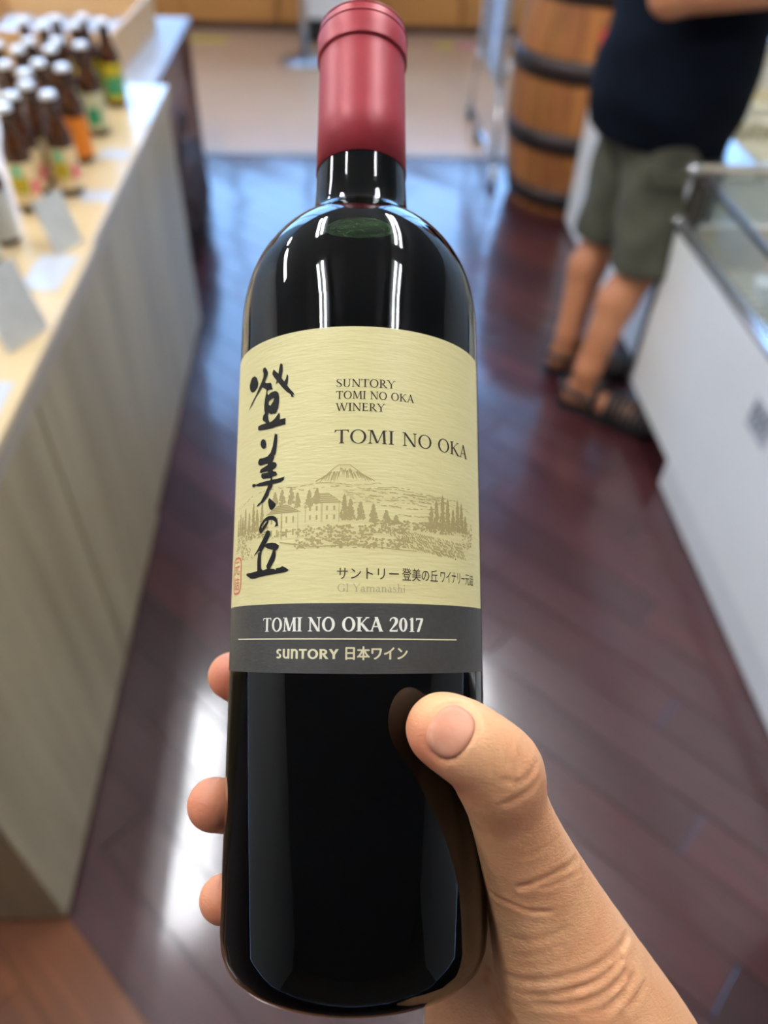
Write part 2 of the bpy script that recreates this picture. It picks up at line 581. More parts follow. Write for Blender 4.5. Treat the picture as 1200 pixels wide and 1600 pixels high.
BEERS = [
    ('mix', -0.565, 1.670), ('mix', -0.632, 1.660), ('mix', -0.622, 1.728), ('mix', -0.627, 1.590),
    ('orange', -0.581, 1.848), ('orange', -0.647, 1.807), ('orange', -0.637, 1.876), ('orange', -0.704, 1.862),
    ('sage', -0.582, 2.022), ('sage', -0.640, 1.984), ('sage', -0.643, 2.052), ('sage', -0.709, 1.975), ('sage', -0.704, 2.044), ('sage', -0.766, 2.012),
    ('green', -0.579, 2.235), ('green', -0.636, 2.195), ('green', -0.636, 2.272), ('green', -0.709, 2.185), ('green', -0.697, 2.252), ('green', -0.766, 2.220),
    ('grey', -0.632, 1.440), ('grey', -0.640, 1.352)]
KL = {'mix': 'amber beer bottle, cream label printed yellow, mint and pink',
      'orange': 'amber beer bottle with plain orange label',
      'sage': 'amber beer bottle with pale sage label',
      'green': 'amber beer bottle with yellow and green label',
      'grey': 'dark beer bottle with white cap and plain grey label beside tilted cards'}
KG = {'mix': 'cream-labelled beer bottles', 'orange': 'orange-labelled beer bottles', 'sage': 'sage-labelled beer bottles', 'green': 'green-labelled beer bottles', 'grey': 'grey-labelled beer bottles'}
def row_of(k, x):
    if k == 'grey': return ''
    return ', at the aisle edge' if x > -0.60 else ', second row from the aisle' if x > -0.67 else ', third row from the aisle' if x > -0.74 else ', fourth row from the aisle'
for k, x, y in BEERS:
    beer(k, KL[k] + row_of(k, x), x, y, math.radians(random.uniform(10, 34)), KG[k])

# cards and acrylic sheets on the counter ------------------------------------
m_card = mat('white_card', (0.55, 0.57, 0.60), 0.4, col2=(0.48, 0.50, 0.54), scale=(40, 40, 40), coat=0.4, coat_rough=0.1)
m_cardg = mat('grey_card_back', srgb(204, 204, 198), 0.5, col2=srgb(190, 190, 185), scale=(30, 30, 30))
m_ink = mat('card_grey_print', (0.50, 0.52, 0.58), 0.6)
m_sheet = mat('glossy_acrylic_sheet', (0.55, 0.56, 0.57), 0.15, spec=0.5)
def card(label, loc, size, rz, tilt, name='price_card', group=None, material=None):
    """a card of size (w, d) lying on the counter or leaning back by tilt about its lower edge"""
    t = thing(name, label, 'card', loc, rz, group)
    w_, d_ = size
    p = bx('sheet', (-w_ / 2, 0, 0), (w_ / 2, d_, 0.0016), material or m_card, t)
    p.rotation_euler = (tilt, 0, 0)
    if material is None:
        for i in range(3):
            yy = d_ * (0.78 - 0.2 * i)
            bx('print', (-w_ * 0.36, yy, 0.0015), (w_ * (0.30 - 0.1 * i), yy + d_ * 0.06, 0.0019), m_ink, p)
    if tilt > 0.2:
        yb, zb_ = d_ * math.cos(tilt) * 0.9, d_ * math.sin(tilt) * 0.9
        bx('strut', (-w_ * 0.12, yb - 0.001, 0), (w_ * 0.12, yb + 0.014, 0.004), m_card, t)
    return t
Z0 = 0.758
card('grey tilted sign card standing before the cream-labelled bottles', (-0.508, 1.412, Z0), (0.072, 0.100), math.radians(62), math.radians(74), material=m_cardg)
card('grey tilted sign card on the counter before the grey-labelled bottles', (-0.498, 1.095, Z0), (0.088, 0.120), math.radians(62), math.radians(74), material=m_cardg)
card('small white price card lying flat beneath the cream-labelled bottles', (-0.510, 1.625, Z0), (0.060, 0.055), 0.0, 0.0)
card('white price card in clear sleeve lying flat between the two tilted cards', (-0.528, 1.255, Z0), (0.070, 0.13), math.radians(-4), 0.0)
card('white price card lying flat before the orange-labelled bottles', (-0.520, 1.860, Z0), (0.065, 0.06), 0.0, 0.0)
card('white price card lying flat near the bare end of the counter', (-0.525, 0.88, Z0), (0.075, 0.10), 0.0, 0.0)
sh = thing('acrylic_sheet', 'glossy clear acrylic sheet lying on the far end of the counter', 'sheet', (-0.538, 2.10, Z0))
V = [(0.030, -0.03, 0), (0.064, 0.0, 0), (0.064, 0.302, 0), (-0.056, 0.302, 0)]
bm = bmesh.new()
lo_ = [bm.verts.new(v) for v in V]; hi_ = [bm.verts.new((v[0], v[1], 0.003)) for v in V]
bm.faces.new(lo_[::-1]); bm.faces.new(hi_)
for i in range(4): bm.faces.new((lo_[i], lo_[(i + 1) % 4], hi_[(i + 1) % 4], hi_[i]))
obj('sheet', bm, m_sheet, sh)

# low brown table beyond, with a maple crate and a sheet on it ---------------
m_brown = mat('brown_table_wood', srgb(112, 72, 58), 0.4, col2=srgb(92, 56, 46), scale=(20, 1.5, 20), coat=0.3)
t = thing('side_table', 'low brown wooden table beyond the counters, maple crate on top', 'table', (-0.62, 2.50, 0))
bx('tabletop', (-1.0, 0, 0.575), (0, 1.36, 0.61), m_brown, t, 0.003)
bx('apron', (-0.06, 0.05, 0.40), (-0.03, 1.31, 0.575), m_brown, t)
bx('side_board', (-0.05, 0.60, 0.02), (-0.02, 1.30, 0.40), mat('dark_red_board', srgb(120, 66, 48), 0.5, col2=srgb(96, 50, 38)), t)
for lx in (-0.07, -0.97):
    for ly in (0.03, 1.27):
        bx('leg', (lx, ly, 0), (lx + 0.06, ly + 0.06, 0.575), m_brown, t, 0.003)
bg = thing('bag', 'dark crumpled bag on the floor under the brown table edge', 'bag', (-0.57, 3.05, 0))
bm = bmesh.new()
bmesh.ops.create_icosphere(bm, subdivisions=4, radius=1.0)
for v in bm.verts:
    c = v.co.copy()
    k = 1 + 0.10 * math.sin(7 * c.x + 3 * c.z) * math.cos(6 * c.y) + 0.05 * math.sin(17 * c.y + 9 * c.z)
    v.co = Vector((c.x * 0.055 * k, c.y * 0.24 * k, 0.20 + c.z * 0.20 * k * (1 - 0.15 * c.z)))
    v.co.z = max(v.co.z, 0.0)
obj('sack', bm, mat('dark_purple_cloth', (0.028, 0.018, 0.022), 0.8, col2=(0.045, 0.03, 0.034), scale=(20, 20, 20)), bg, True)
tube_obj('strap', smooth_path([(-0.01, -0.10, 0.38), (0, -0.06, 0.47), (0, 0.06, 0.47), (-0.01, 0.10, 0.38)], 6), 0.008, MATS['dark_purple_cloth'], bg, 8)
ps = thing('plastic_sheet', 'milky plastic sheet spread on the low brown table', 'sheet', (-0.70, 2.86, 0.61))
bx('sheet', (-0.10, 0, 0), (0.07, 0.98, 0.003), mat('milky_plastic', srgb(190, 187, 186), 0.4, col2=srgb(168, 165, 164), scale=(9, 9, 9), spec=0.3), ps, 0.001)
m_crate = mat('maple_crate_wood', srgb(222, 180, 128), 0.5, col2=srgb(206, 160, 106), scale=(2, 30, 20))
ct = thing('wooden_crate', 'open maple crate of packets on the low brown table', 'crate', (-0.80, 3.02, 0.613), math.radians(-3))
bx('side_board', (0.028, 0, 0), (0.044, 0.62, 0.125), m_crate, ct, 0.002)
bx('side_board', (-0.566, 0, 0), (-0.55, 0.62, 0.125), m_crate, ct, 0.002)
bx('end_board', (-0.55, 0, 0), (0.028, 0.016, 0.125), m_crate, ct, 0.002)
bx('end_board', (-0.55, 0.604, 0), (0.028, 0.62, 0.125), m_crate, ct, 0.002)
bx('bottom_board', (-0.55, 0.016, 0), (0.028, 0.604, 0.012), m_crate, ct)
m_pk = mat('pale_blue_packet', srgb(196, 212, 232), 0.2, col2=srgb(226, 232, 240), scale=(30, 30, 30), coat=0.8)
for i in range(4):
    for j in range(3):
        p = thing('snack_packet', 'pale blue glossy packet lying in the maple crate', 'packet', (-0.06 - 0.14 * i, 3.12 + 0.18 * j, 0.63), random.uniform(-0.15, 0.15), 'packets in the maple crate')
        p.location = Matrix.Rotation(math.radians(-3), 4, 'Z') @ Vector((-0.06 - 0.135 * i, 0.12 + 0.185 * j, 0)) + Vector((-0.80, 3.02, 0.626))
        V, F = [], []
        n = 8
        for s_ in (1, -1):
            for a in range(n + 1):
                for b in range(n + 1):
                    u, v = a / n * 2 - 1, b / n * 2 - 1
                    hgt = 0.022 * max(0, (1 - u ** 4)) ** 0.6 * max(0, (1 - v ** 4)) ** 0.6
                    V.append((u * 0.062, v * 0.085, 0.024 + s_ * hgt))
        for s_ in (0, 1):
            base = s_ * (n + 1) ** 2
            for a in range(n):
                for b in range(n):
                    q = (base + a * (n + 1) + b, base + (a + 1) * (n + 1) + b, base + (a + 1) * (n + 1) + b + 1, base + a * (n + 1) + b + 1)
                    F.append(q if s_ == 0 else q[::-1])
        mesh_obj('pouch', V, F, m_pk, p, True)

# ================================================================ RIGHT: FREEZER CASES, BARREL, RACK
m_white = mat('white_enamel_panel', srgb(246, 246, 243), 0.32, col2=srgb(242, 242, 238), scale=(2, 2, 2))
m_base = mat('grey_white_base', srgb(236, 236, 234), 0.35, col2=srgb(228, 228, 227), scale=(2, 2, 2))
m_chrome = mat('chrome', (0.74, 0.75, 0.76), 0.20, 0.8, coat=0.6, coat_rough=0.05)
m_chromed = mat('dark_steel', (0.27, 0.27, 0.28), 0.28, 0.8)
m_liner = mat('beige_freezer_liner', srgb(206, 200, 180), 0.45, col2=srgb(190, 184, 166), scale=(5, 5, 5))
m_cglass = thin_glass('case_glass', (0.90, 0.93, 0.92))
def freezer(name, label, loc):
    return thing(name, label, 'freezer', loc)

# case 1: white front, chrome frame, glazed top (x from .885, far end y = 1.93)
t = freezer('display_freezer', 'white display freezer with chrome rails and glass top beside the person', (0.885, 1.93, 0))
LY = -1.45
bx('front_panel', (0.0, LY, 0.104), (0.022, -0.02, 0.590), m_white, t, 0.003)
bx('base', (0.010, LY, 0.0), (0.66, -0.37, 0.100), m_base, t, 0.006)
bx('end_panel', (0.022, -0.022, 0.104), (0.70, -0.002, 0.590), m_white, t, 0.002)
bx('end_panel', (0.022, LY, 0.104), (0.70, LY + 0.02, 0.590), m_white, t, 0.002)
bx('underside', (0.02, LY, 0.098), (0.70, -0.02, 0.106), m_base, t)
bx('back_panel', (0.70, LY, 0.0), (0.72, 0, 0.735), m_white, t, 0.002)
bx('tray_floor', (0.022, LY, 0.46), (0.70, -0.022, 0.475), m_liner, t)
bx('liner_wall', (0.022, LY, 0.475), (0.034, -0.034, 0.590), m_liner, t)
bx('liner_wall', (0.034, -0.034, 0.475), (0.70, -0.022, 0.590), m_liner, t)
for i in range(26):
    bx('vent_slat', (0.040, -0.30 - i * 0.030, 0.50), (0.075, -0.312 - i * 0.030, 0.585), m_liner, t)
tube_obj('front_rail', [(0.0, LY, 0.604), (0.0, -0.03, 0.604)], 0.017, m_chrome, t, 14)
tube_obj('corner_post', [(0.004, -0.004, 0.10), (0.004, -0.004, 0.72)], 0.010, m_chromed, t, 12)
bm = bmesh.new(); bmesh.ops.create_uvsphere(bm, u_segments=18, v_segments=12, radius=0.019)
for v in bm.verts: v.co += Vector((0.004, -0.004, 0.728))
obj('corner_knob', bm, m_chrome, t, True)
bm = bmesh.new(); bmesh.ops.create_uvsphere(bm, u_segments=18, v_segments=12, radius=0.019)
for v in bm.verts: v.co += Vector((0.0, -0.03, 0.604))
obj('rail_end_cap', bm, m_chrome, t, True)
tube_obj('top_rail', [(0.012, LY, 0.730), (0.012, -0.08, 0.730)], 0.009, m_chromed, t, 10)
tube_obj('end_rail', [(0.02, -0.004, 0.730), (0.70, -0.004, 0.730)], 0.010, mat('beige_trim', srgb(196, 184, 164), 0.4), t, 10)
bx('inner_post', (0.018, -0.055, 0.60), (0.040, -0.020, 0.724), mat('dark_brown_post', srgb(70, 58, 52), 0.5), t, 0.002)
bx('glass_pane', (0.010, LY, 0.620), (0.014, -0.06, 0.722), m_cglass, t)
bx('glass_pane', (0.042, -0.008, 0.60), (0.70, -0.004, 0.722), m_cglass, t)
# wrapped tubs inside
m_tubw = mat('white_tub', (0.75, 0.74, 0.72), 0.35); m_tubp = mat('pink_lid', srgb(226, 176, 164), 0.4)
m_tubg = mat('frosted_green_pack', srgb(128, 136, 112), 0.5, col2=srgb(96, 104, 86), scale=(40, 40, 40))
tubs = [(1.11, 1.74, 'p'), (1.13, 1.63, 'w'), (1.045, 1.66, 'w'), (1.17, 1.55, 'w'), (1.20, 1.70, 'p'), (1.10, 1.53, 'w')]
for x, y, k in tubs:
    b = thing('ice_cream_tub', {'p': 'small tub with a pink lid inside the glass-topped freezer', 'w': 'small white tub inside the glass-topped freezer'}[k], 'tub', (x, y, 0.475), 0, 'tubs in the freezer, ' + ('pink' if k == 'p' else 'white'))
    lathe_obj('cup', [(0, 0), (0.028, 0), (0.036, 0.085), (0.034, 0.085), (0, 0.084)], m_tubw, b, 20)
    lathe_obj('lid', [(0.038, 0.078), (0.039, 0.080), (0.039, 0.090), (0.036, 0.094), (0, 0.094)], m_tubp if k == 'p' else m_tubw, b, 20)
for i, (x, y) in enumerate([(0.99, 1.70), (0.99, 1.58), (1.00, 1.45), (1.02, 1.31)]):
    b = thing('frozen_packet', 'dull green frozen packet lying along the freezer front', 'packet', (x, y, 0.475), random.uniform(-0.3, 0.3), 'green packets in the freezer')
    bm = bmesh.new(); box(bm, (-0.026, -0.045, 0), (0.026, 0.045, 0.045), 0.012, 3); obj('pack', bm, m_tubg, b, True)
# price card on the white front
cd = thing('price_tag', 'small white price tag stuck on the white freezer front', 'tag', (0.885, 1.247, 0.465))
bx('card', (-0.002, -0.055, -0.035), (0.0, 0.040, 0.040), m_card, cd, 0.0005)
for i, zz in enumerate((0.012, -0.012)):
    for j in range(4):
        bx('print', (-0.0026, 0.022 - j * 0.020, zz), (-0.0018, 0.034 - j * 0.020 - 0.003 * (i * j % 2), zz + 0.013), mat('black_print', (0.02, 0.02, 0.03), 0.6), cd)

# case 2: open freezer further along, metal rim, wire baskets
t = freezer('open_freezer', 'open white freezer with shiny metal rim and wire baskets behind the person', (0.985, 1.945, 0))
m_rim = mat('satin_metal_rim', (0.72, 0.73, 0.74), 0.25, 0.85, col2=(0.68, 0.69, 0.70), scale=(2, 2, 2))
m_red = mat('red_corner_plastic', srgb(214, 36, 34), 0.35)
FL = 1.275
bx('side_panel', (0, 0, 0.02), (0.02, FL, 0.69), m_white, t, 0.004)
bx('side_panel', (0.80, 0, 0.02), (0.82, FL, 0.69), m_white, t, 0.004)
bx('end_panel', (0.02, 0, 0.02), (0.80, 0.02, 0.69), m_white, t, 0.004)
bx('end_panel', (0.02, FL - 0.02, 0.02), (0.80, FL, 0.69), m_white, t, 0.004)
bx('plinth', (0.015, 0.015, 0.0), (0.805, FL - 0.015, 0.022), m_base, t)
bx('rim', (-0.004, 0.0, 0.69), (0.090, FL - 0.06, 0.73), m_rim, t, 0.006)
bx('rim', (0.755, 0.0, 0.69), (0.824, FL, 0.73), m_rim, t, 0.006)
bx('rim', (0.090, 0.0, 0.69), (0.755, 0.03, 0.73), m_rim, t, 0.006)
bx('rim', (0.090, FL - 0.06, 0.69), (0.755, FL, 0.73), m_rim, t, 0.006)
bx('corner_cap', (-0.008, FL - 0.06, 0.66), (0.090, FL + 0.004, 0.742), m_red, t, 0.012, 2)
bx('liner_floor', (0.02, 0.02, 0.40), (0.80, FL - 0.02, 0.41), m_liner, t)
m_wire = mat('cream_wire', srgb(224, 214, 182), 0.4)
BL = ['cream wire basket of cartons in the open metal-rimmed freezer, beside the glass-topped one', 'cream wire basket of cartons in the open metal-rimmed freezer, beside the barrel']
m_carton = mat('kraft_carton', srgb(222, 208, 166), 0.6, col2=srgb(196, 178, 132), scale=(60, 4, 60))
for k in range(2):
    by = 1.945 + 0.335 + 0.58 * k
    b = thing('wire_basket', BL[k], 'basket', (0.985 + 0.42, by, 0.412))
    bm = bmesh.new()
    for i in range(11):
        y = -0.25 + i * 0.05
        tube(bm, [(-0.32, y, 0.26), (-0.31, y, 0.005), (0.31, y, 0.005), (0.32, y, 0.26)], 0.0035, 5)
    for i in range(13):
        x = -0.30 + i * 0.05
        tube(bm, [(x, -0.27, 0.26), (x, -0.26, 0.005), (x, 0.26, 0.005), (x, 0.27, 0.26)], 0.0035, 5)
    for z in (0.07, 0.13, 0.19):
        tube(bm, [(-0.318, -0.266, z), (0.318, -0.266, z), (0.318, 0.266, z), (-0.318, 0.266, z), (-0.318, -0.266, z)], 0.0035, 5)
    obj('wire_mesh', bm, m_wire, b, True)['kind'] = 'stuff'
    tube_obj('rim_wire', [(-0.32, -0.27, 0.26), (0.32, -0.27, 0.26), (0.32, 0.27, 0.26), (-0.32, 0.27, 0.26), (-0.32, -0.27, 0.26)], 0.006, m_wire, b, 6)
    for i in range(4):
        for j in range(3):
            c = thing('carton', 'beige striped carton in the wire basket ' + ('beside the glass-topped freezer' if k == 0 else 'beside the barrel'), 'carton',
                      (0.985 + 0.42 - 0.225 + 0.15 * i, by - 0.16 + 0.16 * j, 0.421), random.uniform(-0.05, 0.05), 'cartons in the open freezer, basket %s' % 'ab'[k])
            bx('box', (-0.064, -0.070, 0), (0.064, 0.070, 0.17 + 0.03 * random.random()), m_carton, c, 0.003)

# oak barrel ------------------------------------------------------------------
m_oak = mat('barrel_oak', srgb(172, 112, 56), 0.5, col2=srgb(124, 74, 36), scale=(26, 26, 1.6), contrast=(0.3, 0.7), objcol=True)
m_hoop = mat('dark_iron_hoop', srgb(62, 50, 46), 0.5, 0.5, col2=srgb(48, 40, 38), scale=(10, 10, 10))
br = thing('wooden_barrel', 'upright oak barrel with dark iron hoops behind the white freezer', 'barrel', (1.055, 3.555, 0))
BH = 0.98
def brad(z):
    u = (z - BH / 2) / (BH / 2)
    return 0.315 - 0.058 * u * u
NS = 22
for s in range(NS):
    a0, a1 = 2 * math.pi * s / NS + 0.004, 2 * math.pi * (s + 1) / NS - 0.004
    V, F = [], []
    nz = 10
    for j in range(nz + 1):
        z = BH * j / nz
        r = brad(z)
        for a in (a0, (a0 + a1) / 2, a1):
            V.append((r * math.cos(a), r * math.sin(a), z))
        for a in (a1, (a0 + a1) / 2, a0):
            V.append(((r - 0.024) * math.cos(a), (r - 0.024) * math.sin(a), z))
    for j in range(nz):
        for i in range(6):
            a, b = j * 6 + i, j * 6 + (i + 1) % 6
            F.append((a, b, b + 6, a + 6))
    F += [(5, 4, 3, 2, 1, 0), tuple(range(nz * 6, nz * 6 + 6))]
    o = mesh_obj('stave', V, F, m_oak, br)
    w = random.uniform(0.8, 1.15)
    o.color = (w, w * random.uniform(0.92, 1.05), w, 1)
lathe_obj('head', [(0, BH - 0.03), (0.25, BH - 0.03), (0.25, BH - 0.05), (0, BH - 0.05)], m_oak, br, 32, smooth=False).color = (1, 1, 1, 1)
for z0 in (0.03, 0.27, 0.54, 0.80, 0.93):
    z1 = z0 + 0.08
    z1 = min(z1, BH - 0.005)
    lathe_obj('hoop', [(brad(z0) + 0.0005, z0), (brad(z0) + 0.005, z0), (brad(z1) + 0.005, z1), (brad(z1) + 0.0005, z1)], m_hoop, br, 44)

# slim chrome rack on casters, standing beside the barrel ----------------------
rk = thing('wire_rack', 'slim chrome wire rack on casters beside the barrel', 'rack', (0.735, 3.66, 0))
m_rack = mat('rack_chrome', (0.66, 0.66, 0.67), 0.25, 0.9)
tube_obj('frame', [(0.0, 0.10, 0.38), (0.02, 0.16, 1.0), (0.02, 0.80, 1.0), (0.0, 0.78, 0.38), (0.0, 0.10, 0.38)], 0.011, m_rack, rk, 8)
bm = bmesh.new()
for i in range(13):
    y = 0.13 + i * 0.052
    tube(bm, [(0.003, y, 0.39), (0.02, y + 0.035, 1.0)], 0.0042, 5)
for i in range(24):
    z = 0.40 + i * 0.0255
    tube(bm, [(0.003, 0.11, z), (0.003, 0.785, z)], 0.0042, 5)
obj('mesh_panel', bm, m_rack, rk, True)['kind'] = 'stuff'
for y, lz in ((0.10, 0), (0.78, 0)):
    tube_obj('leg', [(0.0, y, 0.39), (0.0, y + (-0.09 if y < 0.4 else 0.09), 0.075)], 0.009, m_rack, rk, 8)
tube_obj('foot_bar', [(0.0, 0.0, 0.08), (0.0, 0.88, 0.08)], 0.009, m_rack, rk, 8)
m_rub = mat('grey_rubber', (0.12, 0.12, 0.13), 0.6); m_wheelw = mat('pale_wheel', (0.60, 0.60, 0.60), 0.4)
for i, y in enumerate((0.0, 0.55, 0.88)):
    wh = tube_obj('caster', [(-0.014, y, 0.038), (0.014, y, 0.038)], 0.038, m_wheelw if i == 0 else m_rub, rk, 20)
bm = bmesh.new(); bmesh.ops.create_uvsphere(bm, u_segments=16, v_segments=10, radius=0.030)
for v in bm.verts: v.co = Vector((v.co.x * 0.8 + 0.036, v.co.y + 0.10, v.co.z + 0.46))
obj('knob', bm, mat('white_knob', (0.8, 0.8, 0.82), 0.35), rk, True)

# ================================================================ FAR HALL
m_cab = mat('amber_cabinet_wood', srgb(206, 148, 82), 0.4, col2=srgb(188, 128, 66), scale=(1.5, 10, 22), contrast=(0.3, 0.7))
m_cabd = mat('dark_kick_board', srgb(92, 66, 50), 0.6)
for i in range(5):
    xa = -3.0 + i * 1.3
    c = thing('storage_cabinet', ['amber wooden cabinet at the far left of the hall run', 'amber wooden cabinet behind the milky sheet table', 'amber wooden cabinet behind the stanchion and white bin', 'amber wooden cabinet behind the floor stickers, by the chrome rack', 'amber wooden cabinet at the far end behind the barrel'][i], 'cabinet', (xa, 6.30, 0))
    bx('kick_board', (0.0, 0.03, 0), (1.29, 0.5, 0.055), m_cabd, c)
    bx('body', (0.0, 0.02, 0.055), (1.29, 0.5, 0.92), m_cab, c, 0.003)
    for j in range(2):
        d = bx('door', (0.01 + 0.64 * j, 0.0, 0.07), (0.64 + 0.64 * j, 0.02, 0.90), m_cab, c, 0.003)
        bx('handle', (0.58 + 0.08 * j, -0.015, 0.60), (0.60 + 0.08 * j, 0.0, 0.74), m_chromed, d)
wt = bx('worktop', (-3.02, 6.26, 0.92), (3.52, 6.82, 0.96), mat('cabinet_top', srgb(214, 170, 110), 0.35), None, 0.004)
tag(wt, 'long wooden worktop running over the amber cabinets', 'worktop')
st = thing('stanchion', 'chrome queue stanchion with round base on the tiled floor', 'stanchion', (-0.20, 5.60, 0))
m_stc = mat('brushed_steel', (0.55, 0.56, 0.58), 0.3, 1.0)
lathe_obj('base', [(0, 0), (0.16, 0), (0.165, 0.008), (0.155, 0.018), (0.06, 0.03), (0.03, 0.04), (0, 0.04)], m_stc, st, 32)
lathe_obj('pole', [(0, 0.04), (0.026, 0.04), (0.026, 0.90), (0.0, 0.90)], m_stc, st, 20)
lathe_obj('cap', [(0.026, 0.88), (0.034, 0.885), (0.034, 0.95), (0.026, 0.965), (0, 0.967)], m_stc, st, 20)
wb = thing('waste_bin', 'white bin with black base before the far cabinets', 'bin', (-0.01, 6.16, 0))
bx('foot', (-0.18, -0.12, 0.0), (0.20, 0.12, 0.14), mat('black_plastic', (0.015, 0.015, 0.018), 0.5), wb, 0.006)
bx('body', (-0.18, -0.12, 0.14), (0.20, 0.12, 0.70), m_white, wb, 0.01, 2)
bx('flap', (-0.12, -0.126, 0.54), (0.14, -0.119, 0.64), m_base, wb, 0.003)
m_sty = mat('yellow_sticker', srgb(226, 206, 60), 0.4); m_stp = mat('pink_sticker', srgb(238, 150, 160), 0.4)
s = bx('floor_sticker', (-1.06, 6.02, 0.0), (-0.74, 6.12, 0.0012), m_sty); tag(s, 'plain yellow strip sticker on the tiled floor by the brown table', 'sticker')
fs = thing('floor_sticker', 'yellow and pink sticker on the tiled floor before the cabinets', 'sticker', (0.80, 6.05, 0))
bx('yellow_half', (-0.10, -0.05, 0), (0.02, 0.05, 0.0012), m_sty, fs); bx('pink_half', (0.02, -0.05, 0), (0.18, 0.05, 0.0012), m_stp, fs)

# ================================================================ THE CUSTOMER (seen from waist to feet; the rest stands above the frame)
m_skin2 = mat('tanned_skin', srgb(196, 132, 92), 0.5, col2=srgb(180, 114, 78), scale=(9, 9, 9), sss=0.05)
m_shirt = mat('navy_tshirt', srgb(9, 15, 26), 0.95, col2=srgb(7, 11, 20), spec=0.15, scale=(20, 20, 20), bump=0.3, bump_scale=(14, 14, 6), bump_dist=0.01)
m_short = mat('olive_shorts', srgb(84, 82, 66), 0.85, col2=srgb(70, 69, 56), scale=(14, 14, 14), bump=0.3, bump_scale=(12, 12, 5), bump_dist=0.012)
m_sandal = mat('black_sandal', (0.014, 0.013, 0.014), 0.55, col2=(0.02, 0.018, 0.018))
m_hair = mat('black_hair', (0.012, 0.010, 0.009), 0.5, col2=(0.02, 0.016, 0.014), scale=(80, 80, 10), bump=0.5, bump_scale=(160, 160, 20), bump_dist=0.002)
PR = dict(hip=(.850, 2.045, .83), knee=(.860, 1.985, .455), ank=(.752, 1.925, .085), heel=(.735, 1.935, .045), ball=(.868, 1.832, .036), toe=(.925, 1.788, .034))
PL = dict(hip=(.840, 2.205, .83), knee=(.810, 2.195, .455), ank=(.738, 2.125, .085), heel=(.722, 2.128, .045), ball=(.880, 2.100, .036), toe=(.940, 2.090, .034))
SH = {'r': (0.870, 1.920, 1.355), 'l': (0.960, 2.270, 1.355)}
ELB = {'r': (0.705, 1.880, 1.105), 'l': (0.865, 2.380, 1.100)}
WRI = {'r': (0.935, 1.850, 1.120), 'l': (1.085, 2.235, 1.135)}
HEADC = np.array((0.990, 2.060, 1.555))
FWD = np.array((.91, -.41, -.06)); FWD /= np.linalg.norm(FWD)
LFT = np.cross((0, 0, 1), FWD); LFT /= np.linalg.norm(LFT)
UPH = np.cross(FWD, LFT)
HR = np.stack([FWD, LFT, UPH], 1)
def hp(f, l, u): return HEADC + FWD * f + LFT * l + UPH * u
def legs_d(P):
    d = None
    for S in (PR, PL):
        kn, an = np.array(S['knee']), np.array(S['ank'])
        calf = kn + (an - kn) * 0.32 - FWD * 0.022
        a = chain_d(P, [S['hip'], S['knee']], [.085, .056], .03)
        a = smin(a, chain_d(P, [S['knee'], tuple(calf), tuple(an + (0, 0, .05)), S['ank']], [.053, .056, .038, .037], .02), .03)
        f = chain_d(P, [S['ank'], S['heel'], S['ball'], S['toe']], [.036, .034, .036, .024], .02)
        a = smin(a, f, .02)
        d = a if d is None else np.minimum(d, a)
    return d
def torso_d(P, inf=0.0):
    d = smin(ell_d(P, (0.850, 2.125, 0.870), (.165 + inf, .19 + inf, .15 + inf)), ell_d(P, (0.860, 2.120, 1.050), (.150 + inf, .175 + inf, .20 + inf)), .08)
    d = smin(d, ell_d(P, (0.910, 2.100, 1.250), (.135 + inf, .20 + inf, .20 + inf)), .08)
    return d
def arm_d(P, s, inf=0.0, sleeve=False):
    sh, el, wr = (np.array(x[s]) for x in (SH, ELB, WRI))
    if sleeve:
        return cone_d(P, sh, sh + (el - sh) * 0.62, .072 + inf, .066 + inf)
    d = smin(cone_d(P, sh, el, .052, .042), cone_d(P, el, wr, .043, .028), .02)
    h = wr - el; h = h / np.linalg.norm(h)
    up = np.array((0, 0, 1.0)); side = np.cross(h, up); side /= np.linalg.norm(side)
    palm = wr + h * .055
    d = smin(d, cone_d(P, wr + h * .02, palm + h * .03, .026, .030), .02)
    for i, (o, ln) in enumerate(((-.030, .070), (-.010, .080), (.010, .075), (.028, .060))):
        k = palm + h * .035 + up * o
        m = k + h * ln * .5 + side * .012 * (1 if s == 'r' else -1)
        e = m + h * ln * .3 + side * .03 * (1 if s == 'r' else -1)
        d = smin(d, chain_d(P, [k, m, e], [.011, .010, .008], .004), .006)
    k = palm - h * .01 + up * .03
    d = smin(d, chain_d(P, [k, k + h * .03 + up * .03, k + h * .06 + up * .04], [.014, .011, .009], .004), .01)
    return d
def body_d(P):
    d = legs_d(P)
    d = smin(d, torso_d(P), .05)
    d = smin(d, cone_d(P, (0.910, 2.095, 1.370), (0.970, 2.070, 1.470), .062, .056), .05)
    for s in 'rl':
        d = smin(d, cone_d(P, (0.915, 2.095, 1.360), SH[s], .07, .055), .05)
        d = smin(d, arm_d(P, s), .03)
    hd = smin(ell_d(P, hp(-.012, 0, .035), (.098, .078, .100), HR), ell_d(P, hp(.028, 0, -.045), (.060, .058, .075), HR), .05)
    hd = smin(hd, cone_d(P, hp(.088, 0, .02), hp(.108, 0, -.022), .010, .016), .016)          # nose
    for s in (1, -1):
        hd = smin(hd, ell_d(P, hp(-.005, .080 * s, -.005), (.020, .010, .032), HR), .008)       # ears
        hd = np.maximum(hd, -(np.linalg.norm(P - hp(.096, .031 * s, .020), axis=1) - .017))    # eye sockets
    hd = smin(hd, ell_d(P, hp(.082, 0, -.058), (.014, .026, .008), HR), .008)                  # lips
    return smin(d, hd, .03)
pe = thing('person', 'person in navy T-shirt, olive shorts and black sandals standing beside the freezer', 'person', (0, 0, 0))
V, F = surface_nets(body_d, (.50, 1.55, .005), (1.280, 2.545, 1.710), .0095)
V = project_to(body_d, V, .004, 1)
